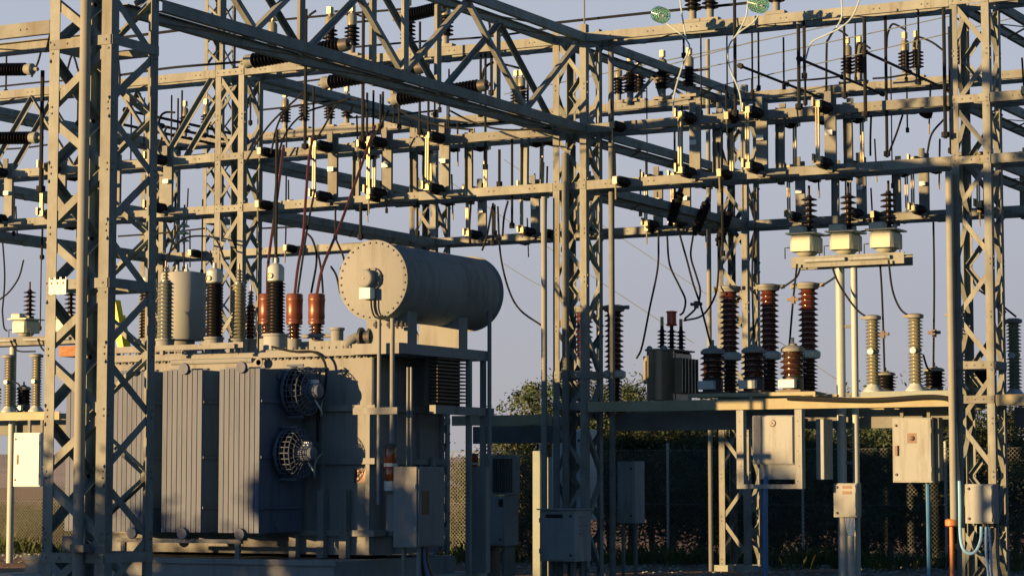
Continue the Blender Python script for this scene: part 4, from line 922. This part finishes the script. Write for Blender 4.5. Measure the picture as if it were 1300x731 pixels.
# horizontal bus wires along the girders
def hw(pts, V, r, label, group, mt='cable', n=5):
    P = [PV(x, y, V if not isinstance(V, (list, tuple)) else V[i]) for i, (x, y) in enumerate(pts)]
    return MB().path(spline(P, n), r, 6).solo('wire', mt, label, 'wire', group)
hw([(690,31),(820,17),(950,4),(1010,-3)], .3, .025, 'horizontal conductor tube just above the front top girder', None)
hw([(340,27),(450,17),(560,8)], .8, .022, 'horizontal conductor tube behind the box truss', 'tubes behind the box truss')
hw([(430,62),(520,54),(620,47),(700,36)], 1.2, .02, 'horizontal conductor tube behind the box truss', 'tubes behind the box truss')
hw([(70,60),(140,50),(240,37)], -8, .022, 'straight conductor crossing behind the foreground tower bracing', 'conductors behind the foreground tower', 'cable')
hw([(150,96),(220,86),(306,79)], -6.4, .02, 'straight conductor crossing behind the foreground tower bracing', 'conductors behind the foreground tower')
hw([(0,110),(60,104),(130,100)], 2, .02, 'straight conductor crossing behind the foreground tower bracing', 'conductors behind the foreground tower')
for a, b in (((640,203),(1060,480)), ((540,210),(880,435)), ((1060,480),(1140,530)), ((640,335),(690,365))):
    hw([a, ((a[0]+b[0])/2,(a[1]+b[1])/2+1), b], 26, .011, 'faint thin overhead line wire far behind the girders', 'faint far overhead wires', 'wire')
for a, b in (((640,120),(1300,-20)), ((900,112),(1300,20)), ((850,95),(1210,20)), ((780,100),(960,52))):
    hw([a, ((a[0]+b[0])/2,(a[1]+b[1])/2+1), b], 5, .01, 'thin line wire rising behind the top girders', 'thin wires behind the top girders', 'wire')
# drooping jumpers over the current transformers
J = 'drooping black jumper wire over the instrument transformers'; JG = 'drooping jumpers over the instrument transformers'
for pts, V in (([(836,298),(835,340),(825,390),(815,440),(808,455)], .3), ([(847,300),(850,335),(862,362),(870,380),(868,395),(863,400)], .5),
    ([(863,298),(872,330),(880,360),(890,390),(903,440)], .35), ([(880,298),(877,325),(884,350),(889,370),(884,390),(869,405)], .6), ([(913,305),(912,345),(908,375),(892,400),(868,407)], .7),
    ([(632,262),(635,320),(645,365),(660,393),(689,414)], .1), ([(1012,335),(1007,380),(1002,440)], .5), ([(1017,336),(1011,352),(992,366)], .9), ([(1074,333),(1062,350),(1043,363)], .9), ([(1055,335),(1066,362),(1087,392),(1103,404)], .6),
    ([(1117,330),(1120,380),(1123,472)], .9), ([(1128,330),(1133,368),(1143,392),(1156,402)], .5), ([(1185,282),(1186,360),(1185,466)], .9), ([(1146,146),(1138,170),(1127,198)], .3), ([(1106,147),(1105,175),(1105,198)], .4), ([(1200,150),(1183,170),(1177,196)], .2),
    ([(958,240),(958,290),(955,345),(957,440)], .6), ([(1205,330),(1213,400),(1214,450)], .4), ([(1230,340),(1240,365),(1262,380),(1290,402)], .9), ([(1172,450),(1177,466),(1181,470)], .7), ([(842,130),(857,115),(858,100)], .5)):
    hw(pts, V, .017, J, JG)
# clamp-on cross pieces on three jumpers
for x, y, V in ((884, 386, .6), (1007, 380, .5), (1121, 424, .9), (1186, 422, .9)):
    p = PV(x, y, V); MB().bx(p.x-.1,p.x+.1,p.y-.025,p.y+.025,p.z-.025,p.z+.025).bx(p.x-.03,p.x+.03,p.y-.03,p.y+.03,p.z-.07,p.z+.05).solo('wire_clamp', 'darkmetal', 'small dark clamp gripping a drooping jumper wire', 'clamp', 'jumper clamps')
# pale wires of the glass strings
for pts in ([(846,30),(862,42),(872,52),(875,62),(866,85),(856,120),(855,145)], [(863,-5),(866,20),(871,50)], [(963,20),(955,30),(938,42),(925,60),(926,85),(938,115),(942,140)], [(950,-5),(947,22),(935,45)], [(1093,-5),(1083,20),(1068,35),(1048,45),(1030,55),(1023,75)], [(1068,-5),(1069,20),(1062,36)]):
    hw(pts, -.9, .013, 'pale twisted wire hanging from the glass insulators', 'pale wires from the glass insulators', 'greycable')
# thick cables to the transformer bushings and loops above
C = 'thick dark red cable rising from an orange bushing cover'; CG = 'dark red cables to the orange covers'
for pts, V in (([(374,374),(378,340),(385,300),(388,255),(392,205),(398,170)], (-3.8,-3.6,-3.2,-2.6,-1.6,-.8)), ([(402,374),(408,345),(418,318),(432,285),(450,235),(466,190),(476,160)], (-3.8,-3.7,-3.4,-2.8,-2,-1.2,-.7)), ([(339,376),(341,330),(352,250),(360,185)], (-3.5,-3.2,-2.4,-.8))):
    hw(pts, V, .024, C, CG, 'redcable')
Jt = 'drooping black jumper wire above the transformer'; JtG = 'drooping jumpers above the transformer'
for pts, V in (([(378,372),(384,330),(390,290),(400,240)], -3.0), ([(395,372),(402,330),(397,305),(388,295)], -2.8), ([(410,372),(408,345),(404,322)], -2.8), ([(352,335),(348,290),(350,240),(358,180),(385,145),(430,130)], (-4.6,-4,-3,-2,-1.2,-.8)),
    ([(310,210),(330,175),(350,150),(385,118)], -.6), ([(344,195),(352,160),(365,138),(392,132)], -.4), ([(400,180),(412,160),(430,130),(455,126)], -.5), ([(425,300),(437,330),(432,342)], 0), ([(645,255),(640,275),(638,300)], .2),
    ([(500,128),(515,145),(560,160),(600,165)], -1.5), ([(570,140),(600,155),(640,165),(700,163)], -1.2), ([(466,190),(480,165),(494,140)], -.6), ([(212,330),(216,320),(236,302),(262,300),(275,305),(285,330)], (-4,-3,-1,0,-2,-4.4)), ([(234,282),(222,300),(213,330)], (3,0,-4)), ([(625,262),(618,300),(612,318)], .2), ([(598,255),(596,290),(597,310)], .4), ([(420,338),(427,350),(432,372)], -2)):
    hw(pts, V, .018, Jt, JtG)
Jl = 'drooping black jumper wire behind the foreground tower'; JlG = 'drooping jumpers behind the foreground tower'
for pts in ([(3,395),(5,415),(9,420)], [(13,432),(22,445),(45,446)], [(0,380),(12,370),(24,352),(30,330)], [(18,485),(24,488),(28,498)], [(48,430),(52,440),(56,445)], [(20,262),(21,285),(22,300)], [(2,290),(6,350),(3,395)]):
    hw(pts, 3.9, .018, Jl, JlG)
for pts in ([(100,92),(92,70),(84,95)], [(150,75),(152,95),(152,108)], [(40,98),(48,80),(52,66)]):
    hw(pts, -7.5, .016, 'short curved lead beside the bracing of the foreground tower', 'short leads beside the foreground tower')
# thick VT leads
# line insulators lying across the lower cross girder behind the conservator side tower
for (xa, ya, xb, yb) in ((863.5,243,851,285), (898,256,882,297), (926,268,912,311)):
    pa, pb = PU(xa, ya, .09), PU(xb, yb, .09); d = pb-pa; L = d.length
    o = thing('line_insulator', 'stubby black line insulator across the lower cross girder behind the tower', 'insulator', pb, 'line insulators across the cross girder')
    MB().lathe(pa, d, [(.05,0),(.05,.05)]+sheds(.045,.095,.05,L-.06,8)+[(.05,L)], 14).build('insulator', 'polymer', o)
    MB().lathe(pa, -d, [(.04,0),(.05,.02),(.05,.08),(.015,.1),(.015,.2)], 8).build('terminal', 'darkmetal', o)
    MB().bx(pa.x-.1, pa.x-.045, pa.y-.2, pa.y+.2, ZC-.07, ZC-.02).build('bracket', 'steel2', o)
# bent pipes up to the arresters
for pts in ([(1049,128),(1049.5,60),(1052,50),(1060,38),(1068,40),(1076,46)], [(1125.5,60),(1126,48),(1128,40),(1133,31),(1142,34),(1149,38)], [(1086,105),(1087,70),(1089,56),(1096,56),(1105,62)], [(1160,60),(1163,48),(1172,49),(1185,55),(1197,64)], [(1206,60),(1207,40),(1212,24),(1222,28)]):
    hw(pts, 6.9, .022, 'black bent pipe arching up to a rear girder arrester', 'bent pipes at the rear arresters', n=4)
for pts in ([(388,60),(388,30),(393,20),(401,14)], [(425,15),(436,15),(444,22),(447,28),(458,28),(476,26)], [(449,16),(456,20),(470,24)], [(461,60),(461,20),(463,10),(470,4)], [(612,105),(615,88),(625,80),(640,82),(660,87)], [(560,20),(600,14),(620,25),(622,60)], [(200,170),(203,150),(210,143),(222,143)], [(190,215),(204,180),(212,160)]):
    hw(pts, .9, .022, 'black bent pipe among the arresters seen through the truss', 'bent pipes seen through the truss', n=4)
# extra conductors strung between the disconnector rows
for i, (x0, y0, x1, y1, V) in enumerate(((330,140,420,128,3),(335,108,430,98,4),(440,150,560,140,4),(560,160,700,150,4.5),(0,190,60,184,4),(150,205,260,196,4.5),(150,300,260,290,6),(330,290,440,283,6.4),(1030,300,1100,293,6.5),(780,100,900,88,5),(1000,103,1070,97,6.6),(1108,100,1150,95,6.6))):
    hw([(x0,y0),((x0+x1)/2,(y0+y1)/2+1),(x1,y1)], V, .02, 'level conductor tube strung between the girder rows', 'level conductor tubes between the rows')
# stub insulators bolted to the girders, with short leads
si = thing('stub_insulator', 'stubby black insulator bolted sideways to a girder channel', 'insulator', (0,0,0), 'stub insulators on the girders')
MB().lathe((0,0,0), (0,-1,0), [(.07,0),(.07,.03)]+sheds(.05,.092,.03,.3,4)+[(.05,.31),(.05,.36)], 12).build('insulator', 'polymer', si, world=False)
MB().bx(-.035,.035,-.42,-.36,-.06,.06).tube((0,-.39,-.05),(0,-.39,-.32),.014,6).build('terminal', 'copper', si, world=False)
MB().tube((0,-.39,.06),(0,-.39,.5),.016,6).build('lead', 'cable', si, world=False)
one = True
for V0 in (0, 7):
    for z in (ZC, ZB-.02):
        for k, u in enumerate([-13.0,-11.7,-10.4,-9.2,-6.3,-5.3,-4.2,-3.1,-2.0,-1.2,.7,1.7,2.7,3.8,4.9,5.8,7.6,8.6]):
            if (k+int(V0)+int(z*10)) % 3 == 0: continue
            back = (k % 2 == 1); loc = (u+rng.uniform(-.12,.12), V0+(W+.003 if back else -.003), z+rng.uniform(-.02,.02))
            if one: one = False; c = si; si.location = loc
            else: c = copy_tree(si, loc)
            c.rotation_euler = (0, rng.uniform(-.05,.05), (math.pi if back else 0)+rng.uniform(-.08,.08))
            c['label'] = 'stubby black insulator bolted sideways to a '+('front' if V0 == 0 else 'rear')+' row girder'; c['group'] = ('front' if V0 == 0 else 'rear')+' row stub insulators'
for i in range(34):
    u = rng.choice((rng.uniform(-13,-7.8), rng.uniform(-6.5,-1), rng.uniform(-6.5,-1), rng.uniform(1,6))); V = rng.choice((.32, 1.6, 3.2, 5.2, 7.3)); za = rng.choice((ZA, ZB, ZA)); zb = za-rng.uniform(.7,2.3); r = rng.choice((.012,.016,.022))
    MB().tube((u,V,zb), (u,V,za), r, 6).lathe((u,V,zb), (0,0,1), [(r*2.2,0),(r*2.2,.09)], 7).solo('dropper_rod', 'cable', 'slender dark dropper rod hanging between the front and rear girder rows', 'rod', 'droppers between the girder rows', org=(u,V,zb))
# drive box on the foot plate of the foreground tower
V = -12.96; P = lambda x, y: PV(x, y, V)
o = thing('drive_box', 'small dark drive box on the foot plate of the foreground tower', 'box', P(88, 702))
MB().cbx(P(78,690).x, P(92,690).x, V, V+.1, P(88,698).z, P(88,680).z, .01).build('body', 'steel2', o)
MB().cbx(P(94,690).x, P(112,690).x, V-.09, V+.05, P(88,700).z, P(88,690).z, .01).build('clamp', 'steel2', o)
# pipes on the towers
def pole(px, y0, y1, V, r, label, mt='pipe'):
    a, b = PV(px, y0, V), PV(px, y1, V); x = (a.x+b.x)/2
    m = MB().tube((x,V,max(0,b.z)), (x,V,a.z), r, 12)
    return m
pole(103, -40, 900, -12.915, .068, '').solo('cable_pipe', 'pipe', 'round pale pipe clamped up the face of the foreground tower', 'pipe')
pole(691, 250, 900, -.12, .05, '').solo('cable_pipe', 'pipe', 'round sunlit pipe standing beside the conservator side tower', 'pipe')
pole(718, 195, 650, -.1, .06, '').solo('cable_pipe', 'steel2', 'dark pipe running down the front of the conservator side tower', 'pipe')
pole(777, 45, 900, .3, .05, '').solo('cable_pipe', 'steel2', 'dark upright pipe on the shaded side of the conservator side tower', 'pipe')
pole(1208, 218, 660, -.12, .06, '').solo('cable_pipe', 'pipe', 'tall pale pipe beside the cream junction box tower', 'pipe')
pole(901, 50, 900, 6.9, .045, '').solo('cable_pipe', 'pipe', 'thin pipe next to the tower behind the current transformers', 'pipe')
p = PV(1208, 664, -.12); MB().lathe((p.x,-.12,p.z-.05), (0,0,1), [(.07,0),(.1,.02),(.1,.1),(.07,.12)], 12).tube((p.x,-.12,0),(p.x,-.12,p.z-.05),.035,10).solo('pipe_foot', 'orangepipe', 'orange pipe foot under the tall pale pipe by the junction box tower', 'pipe')
V = -.05
MB().path(spline([PV(1000,505,V),PV(1100,508,V),PV(1170,504,V),PV(1198,505,V),PV(1208,510,V),PV(1211,525,V),PV(1212,545,V)],5), .04, 8).solo('cable_run', 'cable', 'black cable run lying along the platform edge to the junction box tower', 'cable')
MB().path(spline([PV(1212,536,V-.02),PV(1213,560,V-.02),PV(1216,612,V-.02)],5), .04, 8).solo('conduit', 'galv', 'pale conduit continuing down beside the tall pale pipe', 'conduit')
MB().path([PV(1225,0,-.1)+Vector((0,.1,.2)), PV(1290,400,-.1), PV(1293,560,-.1), PV(1285,700,-.1)], .012, 5).solo('earth_wire', 'greycable', 'thin pale earth wire down the junction box tower', 'wire') if False else None
# danger plates on the foreground tower
a = PV(62, 352, -12.86); V = -12.862
o = thing('danger_sign', 'three narrow white danger plates side by side on the foreground tower', 'sign', PV(73, 374, V))
for i in range(3):
    x0, x1 = PV(62.3+i*7.4, 360, V).x, PV(69.3+i*7.4, 360, V).x; z1_, z0_ = PV(70, 355, V).z, PV(70, 374, V).z
    s = MB().bx(x0,x1,V-.004,V,z0_,z1_).build('plate', 'white', o)
    xm = (x0+x1)/2
    MB().bx(x0,x0+.012,V-.003,V,z1_,z1_+.03).bx(x1-.012,x1,V-.003,V,z1_,z1_+.03).build('tab', 'white', s)
    MB().lathe((xm,V-.0045,z1_-.045), (0,-1,0), [(.016,0),(.016,.001)], 10).build('mark', 'rust', s)

# ------------------------------------------------------------------ chain-link fence along the back
VF_ = 10.5; FH_ = 2.45
o = thing('chain_link_fence', 'chain-link fence on steel posts along the back of the yard', 'fence', (0, VF_, 0))
po = MB().tube((0,0,-.3), (0,0,FH_+.05), .03, 8).lathe((0,0,FH_+.05),(0,0,1),[(.036,0),(.036,.02),(.01,.04)],8).mesh('fence_post', 'galv')
u = -27.3
ref = PV(848, 640, VF_).x
us = [ref+3.05*i for i in range(-9, 8)]
for u in us: inst(po, 'fence_post', o, (u, 0, 0))
m = MB(); sp = .085; x0, x1 = us[0], us[-1]; h = FH_-.05; z0 = .05; r = .0032
def seg(xa, za, xb, zb, yo):
    m.add([(xa-r,VF_+yo,za),(xa+r,VF_+yo,za),(xa,VF_+yo+r*1.6,za),(xb-r,VF_+yo,zb),(xb+r,VF_+yo,zb),(xb,VF_+yo+r*1.6,zb)], [(0,1,4,3),(1,2,5,4),(2,0,3,5)])
x = x0-h
while x < x1:
    a, b = x, x+h-z0
    xa, za, xb, zb = a, z0, b, h
    if xa < x0: za += x0-xa; xa = x0
    if xb > x1: zb -= xb-x1; xb = x1
    if xa < xb: seg(xa, za, xb, zb, -.036); seg(x0+x1-xa, za, x0+x1-xb, zb, -.044)
    x += sp
for z in (.1, 1.25, FH_-.06): m.tube((x0,VF_-.034,z), (x1,VF_-.034,z), .005, 4)
k = m.build('chain_link_mesh', 'wire', o, smooth=False); k['kind'] = 'stuff'

# ------------------------------------------------------------------ trees, shrubs and dry growth
def tree_parts(seed, h, rx, rz, nclump=60, per=230, leaf=.05, trunk=.09, low=.25, mt='leaf'):
    r = random.Random(seed); tm = MB(); cm = MB()
    zc = h-rz; tips = []
    tm.path([(0,0,-.2),(r.uniform(-.1,.1),r.uniform(-.1,.1),h*low),(r.uniform(-.2,.2),r.uniform(-.2,.2),h*.55),(0,0,h*.8)], trunk, 7)
    for i in range(nclump):
        while True:
            x, y, z = r.uniform(-1,1), r.uniform(-1,1), r.uniform(-1,1); d = x*x+y*y+z*z
            if .15 < d < 1: break
        k = r.uniform(.85,1.12)
        c = Vector((x*rx*k, y*rx*k, zc+z*rz*k)); cr = r.uniform(.16,.34)*rx**.7
        if i % 2 == 0: tm.path([(0,0,h*r.uniform(low,.6)), (c.x*.5,c.y*.5,c.z*.55+h*.2), c], .018+.01*r.random(), 4)
        for j in range(per):
            g = Vector((r.gauss(0,1),r.gauss(0,1),r.gauss(0,.8)))*cr*.6; p = c+g
            a = Vector((r.gauss(0,1),r.gauss(0,1),r.gauss(0,.7))).normalized(); b_ = a.cross(Vector((r.gauss(0,1),r.gauss(0,1),r.gauss(0,1)))).normalized()
            s = leaf*r.uniform(.6,1.3)
            cm.add([p-a*s, p+b_*s*.45, p+a*s, p-b_*s*.45], [(0,1,2,3)])
    return tm.mesh('trunk', 'bark'), cm.mesh('crown', mt, smooth=False)
TV = [tree_parts(1, 4.2, 1.9, 1.9), tree_parts(2, 3.4, 1.9, 1.6), tree_parts(5, 4.6, 1.25, 2.0), tree_parts(9, 2.6, 1.5, 1.25, 44, 230, .045, .05, .15)]
def tree(px, V, k, s, label, group, name='tree', cat='tree', rz=None, sz=1):
    p = PV(px, 700, V); o = thing(name, label, cat, (p.x, V, gz(p.x, V)-.02), group)
    inst(TV[k][0], 'trunk', o, (0,0,0)); inst(TV[k][1], 'crown', o, (0,0,0))
    o.scale = (s,s,s*sz); o.rotation_euler = (0,0,rng.uniform(0,6.28) if rz is None else rz); return o
GTr = 'dark trees behind the chain-link fence under the platform'
spots = [(800,13.4,0,.95,'closest to the conservator side tower'),(850,12.8,1,1.0,'under the service transformer'),(890,14.0,0,.85,'between tower and framed breaker cabinet, set back'),(935,12.9,1,.95,'right behind the framed breaker cabinet post'),(985,13.8,1,1.0,'hidden by the framed breaker cabinet'),(1035,12.8,3,1.2,'low, between breaker cabinet and two-legged stand'),(1080,13.6,1,.95,'straight behind the two-legged stand'),(1130,12.9,3,1.25,'low, by the weathered switch cabinet'),(1180,13.6,1,.95,'behind the weathered switch cabinet and tall pipe'),(1235,13.0,1,.92,'seen through the junction box tower'),(1290,13.6,0,.8,'just past the junction box tower'),(830,16,0,.9,None),(960,16,1,1.1,None),(1100,16.5,1,1.1,None),(1220,16,1,1.1,None)]
for px, V, k, s, w_ in spots:
    tree(px, V, k, s, 'dark tree behind the fence, '+w_ if w_ else 'dark tree in the second row behind the fence', GTr)
tree(694, 12.6, 2, .98, 'tall grey-green tree showing above the beam beside the conservator side tower', None)
tree(776, 13.2, 2, .95, 'leafy tree showing behind the dark current transformer by the tower', None)
tree(655, 12.0, 1, .82, 'pale green bush in the gap between transformer and tower', None)
tree(682, 11.6, 3, .9, 'small olive bush at the foot of the pale concrete post', None, 'shrub', 'shrub')
tree(628, 14.5, 3, .95, 'low bush beyond the blue-grey cabinet beside the transformer', None, 'shrub', 'shrub')
for px, V, s in ((12,12.3,.5),(42,11.8,.46),(75,12.4,.55),(120,13,.5)):
    tree(px, V, 3, s, 'dark scrubby shrub behind the fence by the white control cabinet', 'scrubby shrubs behind the fence', 'shrub', 'shrub')
# dry grass
m = MB(); r = random.Random(21)
def tuft(x, y, n, h):
    for i in range(n):
        a = r.uniform(0, 6.28); l = h*r.uniform(.5,1.2); bx_, by_ = x+r.gauss(0,.12), y+r.gauss(0,.12); z = gz(bx_, by_)
        ox, oy = math.cos(a)*l*.5, math.sin(a)*l*.5; wx, wy = -math.sin(a)*.008, math.cos(a)*.008
        m.add([(bx_-wx,by_-wy,z),(bx_+wx,by_+wy,z),(bx_+ox*.5+wx,by_+oy*.5+wy,z+l*.7),(bx_+ox,by_+oy,z+l),(bx_+ox*.5-wx,by_+oy*.5-wy,z+l*.7)], [(0,1,2,3,4)])
for i in range(900): tuft(r.uniform(-26, 18), r.choice((r.gauss(10.6,.5), r.gauss(12,1.2), r.gauss(9.8,.6))), 14, r.choice((.18,.25,.4)))
for i in range(350): tuft(r.uniform(-30,-12), r.uniform(10.8,24), 14, r.choice((.3,.45,.6)))
o = m.build('dry_grass', 'leafdry', smooth=False); tag(o, 'dry straw-coloured grass along the fence and beyond', 'grass'); o['kind'] = 'stuff'
# loose stones near the fence
m = MB()
def stone(m, x, y, s):
    n = len(m.v); vs = []; a0 = r.uniform(0,6)
    for zz, rr in ((-.3,.8),(.25,1),(.6,.55)):
        for k in range(6):
            a = a0+k*math.pi/3; q = rr*s*r.uniform(.75,1.2); vs.append((x+q*math.cos(a), y+q*.8*math.sin(a), gz(x,y)+zz*s))
    m.add(vs, [tuple(range(12,18))]+[(i*6+k, i*6+(k+1)%6, (i+1)*6+(k+1)%6, (i+1)*6+k) for i in range(2) for k in range(6)])
for i in range(2600): stone(m, r.uniform(-22,14), r.uniform(4,12.5), r.uniform(.015,.05))
o = m.build('gravel', 'concrete', smooth=False); tag(o, 'loose pale gravel and stones on the yard ground', 'gravel'); o['kind'] = 'stuff'
for px, py in ((1012,716),(1035,717),(1006,719),(1048,716)):
    p = PV(px, py, 9.4); m = MB(); stone(m, p.x, 9.4, .12); m.solo('stone', 'concrete', 'fist-sized pale stone on the ground near the fence', 'stone', 'pale stones near the fence', smooth=False)

# ------------------------------------------------------------------ unseen, added to cast shade and cut sky light: house, hedge, tree belt
o = thing('shade_block', 'unseen house-shaped block added to shade the fence', 'shade block', (-14.25, -6, 0))  # house-shaped block added out of view so the fence lies in shade
MB().bx(-17,-11.5,-9,-3,0,4.3).build('wall', 'concrete', o)
MB().bx(-17.25,-11.25,-9.25,-2.75,4.301,4.5).build('roof', 'concrete', o)
MB().bx(-11.499,-11.44,-6.5,-5.5,0.02,2.1).build('door', 'steel2', o)
HT = tree_parts(41, 3.6, 1.6, 1.7, 40, 90, .13, .06, .1)  # hedge added out of view to keep low sun off the lower yard
for i in range(11):
    x = -27+i*2.5; y = -22+rng.uniform(-.4,.4); o = thing('shrub', 'unseen hedge shrub added to shade the lower yard', 'shrub', (x, y, 0), 'added shade hedge')
    inst(HT[0], 'trunk', o, (0,0,0)); inst(HT[1], 'crown', o, (0,0,0)); s_ = rng.uniform(.8,1.0); o.scale = (s_,s_,s_); o.rotation_euler = (0,0,rng.uniform(0,6))
o = thing('shrub', 'taller unseen shrub added to shade the transformer cabinet', 'shrub', (-11.3, -22.3, 0))  # added to shade the transformer's cabinet and lower tank
inst(HT[0], 'trunk', o, (0,0,0)); inst(HT[1], 'crown', o, (0,0,0)); o.scale = (.85,.85,1.28)
BT = [tree_parts(31, 11, 3.8, 4.8, 60, 120, .24, .2, .2), tree_parts(32, 9.5, 3.6, 4.3, 60, 120, .24, .18, .2)]  # belt added out of view to darken faces turned from the sun
for i in range(14):
    x, y = 27+rng.uniform(-1.5,2.5), -36+i*4.2; o = thing('tree', 'tall unseen tree added to cut sky light on the yard', 'tree', (x, y, 0), 'added tree belt dimming the yard')
    inst(BT[i % 2][0], 'trunk', o, (0,0,0)); inst(BT[i % 2][1], 'crown', o, (0,0,0)); o.rotation_euler = (0,0,rng.uniform(0,6))
